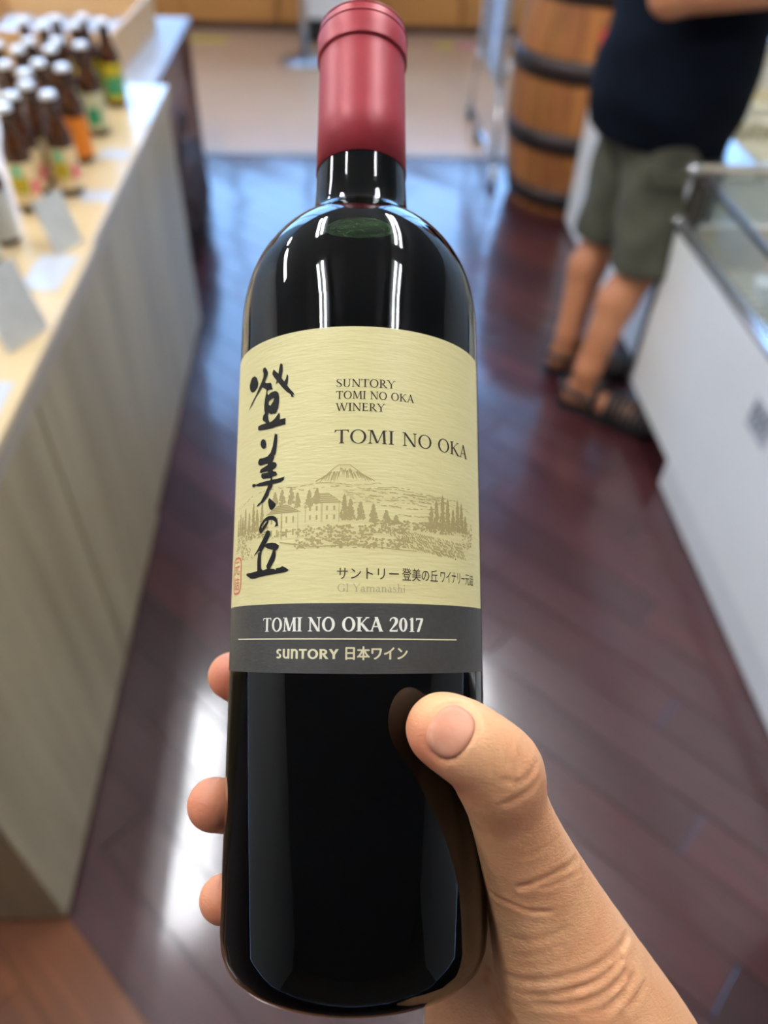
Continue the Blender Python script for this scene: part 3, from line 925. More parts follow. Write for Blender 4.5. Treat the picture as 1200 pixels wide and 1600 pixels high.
quads_obj('body', V, F, m_skin2, pe)
def shirt_d(P):
    d = torso_d(P, .024)
    d = smin(d, cone_d(P, (0.865, 2.115, 1.0), (0.852, 2.125, .70), .168, .186), .06)
    for s in 'rl':
        d = smin(d, cone_d(P, (0.915, 2.095, 1.360), SH[s], .085, .07), .05)
        d = smin(d, arm_d(P, s, .008, True), .03)
    fold = .004 * np.sin(P[:, 2] * 38 + P[:, 0] * 26) * np.sin(P[:, 1] * 21 + P[:, 2] * 9)
    d = d + fold
    hem = .742 - .10 * (P[:, 0] - .85)
    d = np.maximum(d, hem - P[:, 2])
    nb = np.linalg.norm(P - np.array((0.940, 2.085, 1.425)), axis=1) - .075
    return np.maximum(d, -nb)
V, F = surface_nets(shirt_d, (0.565, 1.725, 0.710), (1.180, 2.525, 1.490), .010)
quads_obj('tshirt', V, F, m_shirt, pe)
def shorts_d(P):
    d = ell_d(P, (0.852, 2.125, 0.845), (.180, .202, .16))
    for S in (PR, PL):
        hp_, kn = np.array(S['hip']), np.array(S['knee'])
        d = smin(d, cone_d(P, hp_, hp_ + (kn - hp_) * 1.0, .108, .097), .04)
    d = d + .004 * np.sin(P[:, 2] * 30 + P[:, 1] * 40) * np.sin(P[:, 0] * 33)
    return np.maximum(np.maximum(d, .435 + .05 * (P[:, 0] - .8) - P[:, 2]), P[:, 2] - .91)
V, F = surface_nets(shorts_d, (.52, 1.70, .41), (1.115, 2.445, 0.950), .009)
sho = quads_obj('shorts', V, F, m_short, pe)
bx('pocket_flap', (0, 0, 0), (.012, .11, .035), m_short, sho).location = (0.875, 1.897, 0.690)
sho.children[0].rotation_euler = (0, 0, math.radians(72))
def hair_d(P):
    d = ell_d(P, hp(-.018, 0, .045), (.108, .090, .108), HR)
    face = ((P - hp(.075, 0, -.03)) @ FWD)
    cut = np.maximum((P - hp(.035, 0, 0)) @ FWD, -((P - hp(0, 0, .055)) @ UPH))
    return np.maximum(np.maximum(d, cut), -((P - hp(0, 0, -.055)) @ UPH))
V, F = surface_nets(hair_d, (0.825, 1.905, 1.420), (1.165, 2.225, 1.730), .008)
quads_obj('hair', V, F, m_hair, pe)
for s in (1, -1):
    c = hp(.083, .031 * s, .020)
    bm = bmesh.new(); bmesh.ops.create_uvsphere(bm, u_segments=12, v_segments=8, radius=.012)
    for v in bm.verts: v.co += Vector(c)
    e = obj('eye', bm, mat('eye_white', (.8, .8, .78), .2), pe, True)
    c = hp(.0925, .031 * s, .020)
    bm = bmesh.new(); bmesh.ops.create_uvsphere(bm, u_segments=10, v_segments=6, radius=.0045)
    for v in bm.verts: v.co += Vector(c)
    obj('iris', bm, m_hair, e, True)
for S in (PR, PL):
    he, ba, to = (np.array(S[k]) for k in ('heel', 'ball', 'toe'))
    f = ba - he; f[2] = 0; f /= np.linalg.norm(f); sd = np.array((-f[1], f[0], 0))
    p0 = he - f * .040; L_ = float(np.dot(to - p0, f)) + .034
    def fp(a, b, z): return p0 + f * a * L_ + sd * b + np.array((0, 0, z - p0[2]))
    out = [(0, -.022), (.04, -.032), (.25, -.036), (.6, -.047), (.85, -.046), (.97, -.025), (1, 0), (.97, .025), (.85, .044), (.6, .045), (.25, .035), (.04, .032), (0, .022)]
    n = len(out)
    Vs = [fp(a, b, .001) for a, b in out] + [fp(a, b, .024) for a, b in out]
    Fs = [tuple(range(n))[::-1], tuple(range(n, 2 * n))] + [(i, (i + 1) % n, n + (i + 1) % n, n + i) for i in range(n)]
    sn = mesh_obj('sandal', Vs, Fs, m_sandal, pe)
    # upper: woven straps over the foot and behind the heel
    def ring(a, zt, hw, wd, tilt=0.0):
        pts = []
        for k in range(11):
            th = math.pi * k / 10
            pts.append(fp(a + tilt * math.sin(th), hw * math.cos(th), .018 + zt * math.sin(th)))
        bm = bmesh.new(); tube(bm, pts, wd, 6)
        obj('strap', bm, m_sandal, sn, True)
    for a, zt in ((.50, .078), (.56, .070), (.62, .064), (.68, .058), (.74, .053), (.80, .049), (.86, .045), (.92, .040)):
        ring(a, zt, .048 - max(0, a - .8) * .08, .008)
    ring(.36, .094, .044, .010)
    pts = [fp(.36, .044, .06), fp(.15, .044, .068), fp(.0, .024, .070), fp(-.012, 0, .070), fp(.0, -.024, .070), fp(.15, -.044, .068), fp(.36, -.044, .06)]
    tube_obj('strap', smooth_path(pts, 4), .009, m_sandal, sn, 6)
_pl = Vector((.79, 2.0, 0))
pe.location = _pl
for c in pe.children:
    c.location -= _pl

# ================================================================ THE WINE BOTTLE (local frame: z along the bottle, -y towards the label)
ZB = 0.0885                                   # label data below is measured from this height above the base
M_BOT = Matrix(((0.999547, 0.018032, 0.024093, 0.004239), (-0.030081, 0.575094, 0.817534, 0.135207),
                (0.000886, -0.817889, 0.575376, 1.257711), (0, 0, 0, 1))) @ Matrix.Translation((0, 0, -ZB))
RB = 0.0375
m_glass = mat('dark_green_bottle_glass', (0.30, 0.62, 0.22), 0.0, ior=1.52, trans=1.0)
m_wine = mat('red_wine', (0.0008, 0.0006, 0.0007), 0.6, col2=(0.0012, 0.0008, 0.0009), scale=(30, 30, 30), spec=0.0)
m_caps = mat('red_foil_capsule', srgb(166, 50, 58), 0.44, col2=srgb(158, 45, 53), scale=(60, 60, 60), metal=0.10, bump=0.10, bump_scale=(260, 260, 40), bump_dist=0.0003, spec=0.6)
m_paper = mat('cream_label_paper', srgb(228, 216, 158), 0.48, col2=srgb(222, 208, 148), scale=(60, 60, 900), contrast=(0.3, 0.7), bump=0.35, bump_scale=(220, 220, 1500), bump_dist=0.00025, spec=0.4)
m_band = mat('charcoal_label_band', srgb(64, 62, 58), 0.5, col2=srgb(57, 55, 52), scale=(500, 500, 500), bump=0.3, bump_scale=(500, 500, 1500), bump_dist=0.0002)
m_black = mat('black_ink', srgb(22, 18, 18), 0.65, col2=srgb(30, 26, 25), scale=(300, 300, 300), spec=0.25)
m_dkink = mat('dark_brown_ink', srgb(54, 46, 36), 0.65, spec=0.25)
m_tan = mat('tan_print_ink', srgb(176, 158, 104), 0.6)
m_pale = mat('pale_tan_ink', srgb(180, 168, 122), 0.6)
m_wink = mat('warm_white_ink', srgb(246, 243, 226), 0.5)
m_gold = mat('pale_gold_ink', srgb(232, 222, 180), 0.45)
m_seal = mat('red_seal_ink', srgb(214, 92, 70), 0.5)

wine = thing('wine_bottle', 'full dark wine bottle with cream label and red capsule held in the hand', 'bottle')
wine.matrix_world = M_BOT
prof = [(0.0, 0.006), (0.012, 0.003), (0.024, 0.0002), (0.0295, 0.0), (0.0332, 0.0014), (0.0358, 0.0040), (0.0371, 0.0078), (RB, 0.0125), (RB, 0.1850)]
sh = [(0.0, 0.0375), (0.005, 0.03738), (0.010, 0.0369), (0.015, 0.0360), (0.020, 0.03455), (0.025, 0.0323), (0.029, 0.0298), (0.0325, 0.0270), (0.0355, 0.0238),
      (0.0378, 0.0205), (0.0394, 0.0183), (0.0407, 0.0171), (0.0424, 0.0162), (0.0450, 0.01560), (0.0480, 0.01525), (0.056, 0.0149), (0.070, 0.0146), (0.100, 0.0141), (0.108, 0.0140)]
prof += [(r, 0.186 + z) for z, r in sh]
prof += [(0.0, 0.294)]
def refine(pr, n=3):
    P = smooth_path([(a, b) for a, b in pr], n)
    return [(max(0.0, float(p[0])), float(p[1])) for p in P]
lathe_obj('glass', prof[:8] + [(RB, 0.10)] + refine(prof[8:-1], 3) + [prof[-1]], m_glass, wine, 128)
# wine filling the bottle just inside the glass, with the air bubble caught under the tipped shoulder
inner = [(0.0, 0.010), (0.020, 0.004), (0.0300, 0.0035), (0.0345, 0.0075), (RB - 0.0017, 0.014), (RB - 0.0017, 0.1850)] + [(r - 0.0017, 0.186 + z - (0.0006 if z > 0.02 else 0.0)) for z, r in sh] + [(0.0, 0.2925)]
lathe_obj('wine', inner[:5] + [(RB - 0.0017, 0.10)] + refine(inner[5:-1], 3) + [inner[-1]], m_wine, wine, 96)
BV, BF = [], []
nb = 28
for i in range(nb + 1):
    for j in range(nb + 1):
        u, v = i / nb * 2 - 1, j / nb * 2 - 1
        k = max(abs(u), abs(v)) / (math.hypot(u, v) + 1e-9)
        zz = 0.0205 + v * k * 0.0040
        a = math.radians(-0.5 + u * k * 17)
        rr = float(np.interp(zz, [q[0] for q in sh], [q[1] for q in sh])) - 0.00125
        rr += 0.00038 * math.sin(13 * u + 4 * v) * math.sin(9 * v + 3 * u + 2)
        BV.append((rr * math.sin(a), -rr * math.cos(a), 0.186 + zz))
for i in range(nb):
    for j in range(nb):
        q = i * (nb + 1) + j
        BF.append((q, q + nb + 1, q + nb + 2, q + 1))
bub = mesh_obj('air_bubble', BV, BF, mat('bubble_skin', (0.16, 0.16, 0.16), 0.04, 1.0, bump=1.0, bump_scale=(220, 220, 380), bump_dist=0.004), wine, True)
# foil capsule: skirt, rolled lip band, rounded top
cap = [(0.01492, 0.2445), (0.01512, 0.2445), (0.01490, 0.262), (0.0147, 0.282), (0.01458, 0.2858), (0.01456, 0.2866), (0.01458, 0.28675), (0.01535, 0.28695), (0.01552, 0.2873), (0.01555, 0.2880), (0.01555, 0.2915), (0.01548, 0.2950),
       (0.01515, 0.2960), (0.01510, 0.2972), (0.01490, 0.2986), (0.01430, 0.2995), (0.012, 0.2998), (0.0, 0.2998)]
cp = lathe_obj('capsule', cap, m_caps, wine, 96)
for k, z in enumerate((0.29555, 0.29905)):
    r_ = (0.01548, 0.01485)[k]
    lathe_obj('crease_ring', [(r_ - 0.0006, z - 0.00035), (r_ + 0.00015, z - 0.00022), (r_ + 0.00022, z), (r_ + 0.00015, z + 0.00022), (r_ - 0.0006, z + 0.00035)],
              m_caps, cp, 96)

# ---- label: everything below is drawn flat in millimetres and rolled around the glass
def wrap(o_name, bm, mmr, material, parent):
    """roll a flat mesh (x along girth, y up, mm) around the bottle"""
    xs = [v.co.x for v in bm.verts]
    if not xs:
        bm.free(); return None
    x = math.floor(min(xs) / 1.5) * 1.5
    while x < max(xs):
        g = bm.verts[:] + bm.edges[:] + bm.faces[:]
        bmesh.ops.bisect_plane(bm, geom=g, plane_co=(x, 0, 0), plane_no=(1, 0, 0), dist=1e-5)
        x += 1.5
    for v in bm.verts:
        a = v.co.x / 37.5
        v.co = Vector((mmr * math.sin(a), -mmr * math.cos(a), v.co.y + ZB * 1000)) * 0.001
    me = bpy.data.meshes.new(o_name)
    bm.normal_update()
    for f in bm.faces:                       # face outwards
        c = f.calc_center_median()
        if f.normal.x * c.x + f.normal.y * c.y < 0:
            f.normal_flip()
    bm.to_mesh(me); bm.free()
    return link(o_name, me, material, parent, False)

def add_poly(bm, rings):
    vs_ = [[Vector((p[0], p[1], 0)) for p in r] for r in rings]
    flat = [bm.verts.new(v) for r in vs_ for v in r]
    for t in tessellate_polygon(vs_):
        try: bm.faces.new([flat[i] for i in t])
        except ValueError: pass

def rounded_rect(x0, y0, x1, y1, r, n=8):
    P = []
    for cx, cy, a in ((x1 - r, y1 - r, 0), (x0 + r, y1 - r, 90), (x0 + r, y0 + r, 180), (x1 - r, y0 + r, 270)):
        for k in range(n + 1):
            t = math.radians(a + 90 * k / n)
            P.append((cx + r * math.cos(t), cy + r * math.sin(t)))
    return P

LX0, LX1, LZ0, LZB, LZ1 = -54.0, 47.3, -6.4, 11.35, 86.4
bm = bmesh.new()
P = [(LX0, LZB), (LX1, LZB)] + [(LX1 - 2.5 + 2.5 * math.cos(math.radians(a)), LZ1 - 2.5 + 2.5 * math.sin(math.radians(a))) for a in range(0, 91, 10)] \
    + [(LX0 + 2.5 + 2.5 * math.cos(math.radians(a)), LZ1 - 2.5 + 2.5 * math.sin(math.radians(a))) for a in range(90, 181, 10)]
add_poly(bm, [P])
label = wrap('front_label', bm, 37.62, m_paper, wine)
label.data.polygons.foreach_set('use_smooth', [True] * len(label.data.polygons))
bm = bmesh.new(); add_poly(bm, [[(LX0, LZ0), (LX1, LZ0), (LX1, LZB), (LX0, LZB)]])
band = wrap('label_band', bm, 37.62, m_band, label)
band.data.polygons.foreach_set('use_smooth', [True] * len(band.data.polygons))
INK = 37.70

# ---- seriffed lettering, each glyph drawn from stems, bowls and serifs (cap height 1)
def G_(T=0.145, t=0.06, sf=0.10):
    """returns dict glyph -> (advance, list of polygons)"""
    def dg(x0, y0, x1, y1, w): return [(x0 - w / 2, y0), (x0 + w / 2, y0), (x1 + w / 2, y1), (x1 - w / 2, y1)]
    def rc(x0, y0, x1, y1): return [(x0, y0), (x1, y0), (x1, y1), (x0, y1)]
    def arc(cx, cy, rx, ry, a0, a1, th, tv, n=18):
        """elliptical bowl: th thickness at the sides, tv at top and bottom"""
        out = []
        for k in range(n):
            q = []
            for a in (a0 + (a1 - a0) * k / n, a0 + (a1 - a0) * (k + 1) / n):
                c, s = math.cos(math.radians(a)), math.sin(math.radians(a))
                q.append(((cx + rx * c, cy + ry * s), (cx + (rx - th) * c, cy + (ry - tv) * s)))
            out.append([q[0][0], q[1][0], q[1][1], q[0][1]])
        return out
    def line(pts, ws):
        out = []; nrm = []
        for i in range(len(pts)):
            a, b = pts[max(i - 1, 0)], pts[min(i + 1, len(pts) - 1)]
            d = math.hypot(b[0] - a[0], b[1] - a[1]) or 1
            nrm.append((-(b[1] - a[1]) / d, (b[0] - a[0]) / d))
        for i in range(len(pts) - 1):
            q = []
            for j, s in ((i, 1), (i + 1, 1), (i + 1, -1), (i, -1)):
                q.append((pts[j][0] + nrm[j][0] * ws[j] / 2 * s, pts[j][1] + nrm[j][1] * ws[j] / 2 * s))
            out.append(q)
        return out
    def sp(pts, ws, n=6):
        P3 = smooth_path([(p[0], p[1], w) for p, w in zip(pts, ws)], n)
        return line([(p[0], p[1]) for p in P3], [p[2] for p in P3])
    h = 0.05
    def sb(x, s=1.0): return [(x - (T / 2 + sf) * s, 0), (x + (T / 2 + sf) * s, 0), (x + (T / 2 + sf) * s, h * .6), (x + T * .4, h * 1.5), (x - T * .4, h * 1.5), (x - (T / 2 + sf) * s, h * .6)]
    def st_(x, s=1.0): return [(p[0], 1 - p[1]) for p in sb(x, s)]
    g = {}
    g['I'] = (.40, [dg(.20, 0, .20, 1, T), sb(.20), st_(.20)])
    g['T'] = (.80, [dg(.40, 0, .40, 1, T), sb(.40), rc(.04, .94, .76, 1.0), [(.02, .80), (.05, .80), (.12, .94), (.04, 1.0)], [(.78, .80), (.75, .80), (.68, .94), (.76, 1.0)]])
    g['O'] = (.92, arc(.46, .5, .42, .52, 0, 360, T, t, 32))
    g['M'] = (1.08, [dg(.16, 0, .20, 1, t), dg(.92, 0, .88, 1, T), dg(.24, 1, .53, .05, T), dg(.86, 1, .55, .05, t), sb(.16, .8), sb(.92, .9), rc(.04, .95, .24, 1), rc(.84, .95, 1.04, 1)])
    g['N'] = (.92, [dg(.17, 0, .17, 1, t), dg(.76, 0, .76, 1, t), dg(.15, 1, .74, 0, T * 1.1), sb(.17, .8), st_(.76, .8), rc(.03, .95, .2, 1)])
    g['K'] = (.86, [dg(.20, 0, .20, 1, T), sb(.20), st_(.20), dg(.72, 1, .24, .45, t * 1.3), dg(.34, .56, .76, 0, T * 1.15), sb(.76, .7), st_(.72, .7)])
    g['A'] = (.86, [dg(.44, 1.02, .12, 0, t * 1.2), dg(.42, 1.02, .74, 0, T * 1.1), rc(.22, .31, .62, .31 + t), sb(.12, .7), sb(.74, .8)])
    g['U'] = (.86, [dg(.20, .28, .20, 1, T), dg(.70, .28, .70, 1, t), st_(.20), st_(.70, .8)] + arc(.425, .30, .30, .32, 180, 360, T * .95, t, 16))
    g['R'] = (.80, [dg(.20, 0, .20, 1, T), sb(.20), rc(.04, .95, .36, 1), rc(.2, .47, .36, .47 + t)] + arc(.34, .735, .27, .265, -90, 90, T, t, 14) + [dg(.36, .50, .74, 0, T * 1.1), sb(.74, .6)])
    g['Y'] = (.82, [dg(.12, 1, .42, .46, T), dg(.74, 1, .42, .46, t), dg(.42, 0, .42, .5, T), sb(.42), st_(.12, .8), st_(.74, .7)])
    g['W'] = (1.22, [dg(.12, 1, .38, 0, T), dg(.62, 1, .38, 0, t), dg(.56, 1, .86, 0, T), dg(1.12, 1, .86, 0, t), st_(.12, .8), st_(.59, .8), st_(1.12, .7)])
    g['E'] = (.70, [dg(.20, 0, .20, 1, T), rc(.04, 0, .62, t), rc(.04, 1 - t, .58, 1), rc(.2, .5 - t / 2, .50, .5 + t / 2), rc(.59, 0, .63, .18), rc(.55, .83, .59, 1), rc(.47, .42, .51, .58)])
    g['S'] = (.62, sp([(.52, .80), (.48, .93), (.30, .99), (.13, .88), (.14, .68), (.32, .52), (.50, .34), (.49, .12), (.30, .01), (.12, .07), (.07, .24)], [t, t, t, t * 1.5, T, T * 1.2, T, t * 1.5, t, t, t]))
    g['G'] = (.90, arc(.46, .5, .42, .52, 45, 325, T, t, 28) + [dg(.76, .05, .76, .42, T), rc(.58, .38, .88, .43), rc(.72, .72, .78, .94)])
    g['2'] = (.64, sp([(.09, .74), (.14, .90), (.30, .98), (.47, .90), (.51, .72), (.42, .52), (.26, .30), (.08, .07)], [t, t, t * 1.1, T, T * 1.1, T * .9, t * 1.2, t]) + [rc(.05, 0, .58, .11), rc(.54, 0, .58, .2)])
    g['0'] = (.66, arc(.33, .5, .29, .50, 0, 360, T, t, 28))
    g['1'] = (.52, [dg(.28, 0, .28, 1, T), sb(.28), [(.08, .84), (.21, .84), (.35, 1.0), (.26, 1.0)]])
    g['7'] = (.60, [rc(.05, .87, .56, .98), dg(.20, 0, .50, .9, T), rc(.05, .78, .09, .98)])
    g[' '] = (.38, [])
    # lower case (x-height .64)
    def ls(x): return [(x - T / 2 - .06, 0), (x + T / 2 + .06, 0), (x + T / 2 + .06, .035), (x - T / 2 - .06, .035)]
    def hd_(x, y): return [(x - T / 2 - .08, y - .06), (x - T / 2, y - .09), (x + T / 2, y + .01), (x - T / 2 - .02, y - .02)]
    g['n'] = (.70, [dg(.18, 0, .18, .64, T), dg(.53, 0, .53, .42, T), ls(.18), ls(.53), hd_(.18, .64)] + arc(.375, .40, .23, .24, 0, 150, T, .08, 12))
    g['h'] = (.70, [dg(.18, 0, .18, 1.05, T), dg(.53, 0, .53, .42, T), ls(.18), ls(.53), hd_(.18, 1.05)] + arc(.375, .40, .23, .24, 0, 150, T, .08, 12))
    g['m'] = (1.06, [dg(.18, 0, .18, .64, T), dg(.53, 0, .53, .42, T), dg(.88, 0, .88, .42, T), ls(.18), ls(.53), ls(.88), hd_(.18, .64)] + arc(.375, .40, .23, .24, 0, 150, T, .08, 12) + arc(.725, .40, .23, .24, 0, 150, T, .08, 12))
    g['i'] = (.34, [dg(.17, 0, .17, .64, T), ls(.17), hd_(.17, .64)] + arc(.17, .87, .085, .085, 0, 360, .085, .085, 10))
    g['a'] = (.60, [dg(.42, .06, .42, .44, T), [(.38, 0), (.57, 0), (.57, .05), (.44, .12)]] + arc(.30, .42, .19, .22, 0, 150, T, .07, 12) + arc(.24, .18, .19, .19, 60, 330, T, .06, 16))
    g['s'] = (.50, sp([(.42, .52), (.36, .62), (.22, .64), (.11, .52), (.24, .36), (.40, .20), (.34, .04), (.18, .0), (.08, .12)], [t, t, t, T * .8, T, T * .8, t, t, t]))
    return g
def glyph_sans(T=0.21):
    def dg(x0, y0, x1, y1, w=T): return [(x0 - w / 2, y0), (x0 + w / 2, y0), (x1 + w / 2, y1), (x1 - w / 2, y1)]
    def rc(x0, y0, x1, y1): return [(x0, y0), (x1, y0), (x1, y1), (x0, y1)]
    def arc(cx, cy, rx, ry, a0, a1, th, tv, n=16):
        out = []
        for k in range(n):
            q = []
            for a in (a0 + (a1 - a0) * k / n, a0 + (a1 - a0) * (k + 1) / n):
                c, s = math.cos(math.radians(a)), math.sin(math.radians(a))
                q.append(((cx + rx * c, cy + ry * s), (cx + (rx - th) * c, cy + (ry - tv) * s)))
            out.append([q[0][0], q[1][0], q[1][1], q[0][1]])
        return out
    v = T * .85
    g = {' ': (.3, [])}
    g['S'] = (.66, arc(.36, .72, .28, .28, 30, 255, T, v) + arc(.30, .28, .28, .28, -150, 75, T, v))
    g['u'] = (.78, [dg(.17, .32, .17, 1), dg(.61, 0, .61, 1)] + arc(.39, .34, .325, .34, 180, 360, T, v))
    g['n'] = (.78, [dg(.17, 0, .17, 1), dg(.61, 0, .61, .68)] + arc(.39, .66, .325, .34, 0, 180, T, v))
    g['T'] = (.74, [dg(.37, 0, .37, 1), rc(.03, 1 - v, .71, 1)])
    g['O'] = (.98, arc(.49, .5, .45, .52, 0, 360, T, v, 28))
    g['R'] = (.82, [dg(.18, 0, .18, 1), rc(.18, 1 - v, .42, 1), rc(.18, .42, .42, .42 + v), dg(.40, .45, .70, 0, T * 1.15)] + arc(.40, .71, .31, .29, -90, 90, T, v))
    g['Y'] = (.84, [dg(.14, 1, .42, .45, T * 1.1), dg(.70, 1, .42, .45, T * 1.1), dg(.42, 0, .42, .5)])
    return g
def text_bm(bm, s, x0, x1, y0, y1, G, track=0.0):
    """fit the string between x0..x1, baseline y0, cap line y1 (mm)"""
    adv = sum(G[c][0] + track for c in s)
    sx, sy = (x1 - x0) / adv, (y1 - y0)
    x = 0.0
    for c in s:
        a, polys = G[c]
        for p in polys:
            if abs(sum(p[i][0] * p[(i + 1) % len(p)][1] - p[(i + 1) % len(p)][0] * p[i][1] for i in range(len(p)))) < 1e-7: continue
            f = [bm.verts.new((x0 + (x + q[0]) * sx, y0 + q[1] * sy, 0)) for q in p]
            try: bm.faces.new(f)
            except ValueError: pass
        x += a + track
def print_text(name, s, x0, x1, y0, y1, G, material, r=INK, parent=None):
    bm = bmesh.new(); text_bm(bm, s, x0, x1, y0, y1, G)
    return wrap(name, bm, r, material, parent or label)
def font_bm(bm, s, x0, x1, y0, y1, off=0.0):
    """built-in font outlines scaled into the given box"""
    c = bpy.data.curves.new('glyphs', 'FONT'); c.body = s; c.offset = off; c.resolution_u = 4
    o = bpy.data.objects.new('glyphs', c); COL.objects.link(o)
    me = bpy.data.meshes.new_from_object(o.evaluated_get(bpy.context.evaluated_depsgraph_get()))
    bpy.data.objects.remove(o); bpy.data.curves.remove(c)
    co = np.array([v.co[:2] for v in me.vertices])
    lo, hi = co.min(0), co.max(0)
    base = [bm.verts.new((x0 + (p[0] - lo[0]) / (hi[0] - lo[0]) * (x1 - x0), y0 + (p[1] - lo[1]) / (hi[1] - lo[1]) * (y1 - y0), 0)) for p in co]
    for f in me.polygons:
        try: bm.faces.new([base[i] for i in f.vertices])
        except ValueError: pass
    bpy.data.meshes.remove(me)

GR = G_(0.13, 0.06, 0.10); GL = G_(0.125, 0.05, 0.09); GB = G_(0.19, 0.08, 0.09); GT = G_(0.11, 0.055, 0.08)
print_text('lettering', 'SUNTORY', -6.3, 9.8, 69.1, 71.35, GR, m_dkink)
print_text('lettering', 'TOMI NO OKA', -6.3, 15.3, 65.75, 67.95, GR, m_dkink)
print_text('lettering', 'WINERY', -6.3, 6.95, 62.4, 64.6, GR, m_dkink)
print_text('lettering', 'TOMI NO OKA', -6.6, 36.4, 53.45, 57.2, GL, m_dkink)
print_text('lettering', 'GI Yamanashi', -5.2, 12.7, 14.2, 16.25, GT, m_pale)
print_text('lettering', 'TOMI NO OKA 2017', -27.2, 17.8, 4.15, 7.75, GB, m_wink, parent=band)
bm = bmesh.new(); text_bm(bm, 'SunTORY', -22.3, -4.5, -2.75, -0.30, glyph_sans()); wrap('lettering', bm, INK, m_gold, band)
bm = bmesh.new()
for dx, dy in ((0, 0), (0.11, 0), (-0.11, 0), (0, 0.07), (0, -0.07)):
    font_bm(bm, '日本ワイン', -2.8 + dx, 13.1 + dx, -2.95 + dy, 0.38 + dy)
wrap('lettering', bm, INK, m_gold, band)
bm = bmesh.new(); add_poly(bm, [[(-39.6, 2.1), (29.6, 2.1), (29.6, 2.42), (-39.6, 2.42)]]); wrap('rule_line', bm, INK, m_gold, band)
bm = bmesh.new(); font_bm(bm, 'サントリー', -5.3, 10.8, 17.45, 20.35); font_bm(bm, '登美の丘', 11.7, 22.6, 17.3, 20.6)
font_bm(bm, 'ワイナリー', 23.6, 34.0, 17.4, 20.4); font_bm(bm, '元詰', 34.2, 39.2, 17.3, 20.5); wrap('lettering', bm, INK, m_dkink, label)
# red seal on the edge
bm = bmesh.new()
add_poly(bm, [rounded_rect(-46.6, 14.7, -39.1, 25.3, 2.6), rounded_rect(-46.05, 15.25, -39.65, 24.75, 2.1)])
font_bm(bm, '元', -45.3, -40.5, 20.2, 24.0); font_bm(bm, '詰', -45.3, -40.5, 15.9, 19.6)
wrap('seal', bm, INK, m_seal, label)
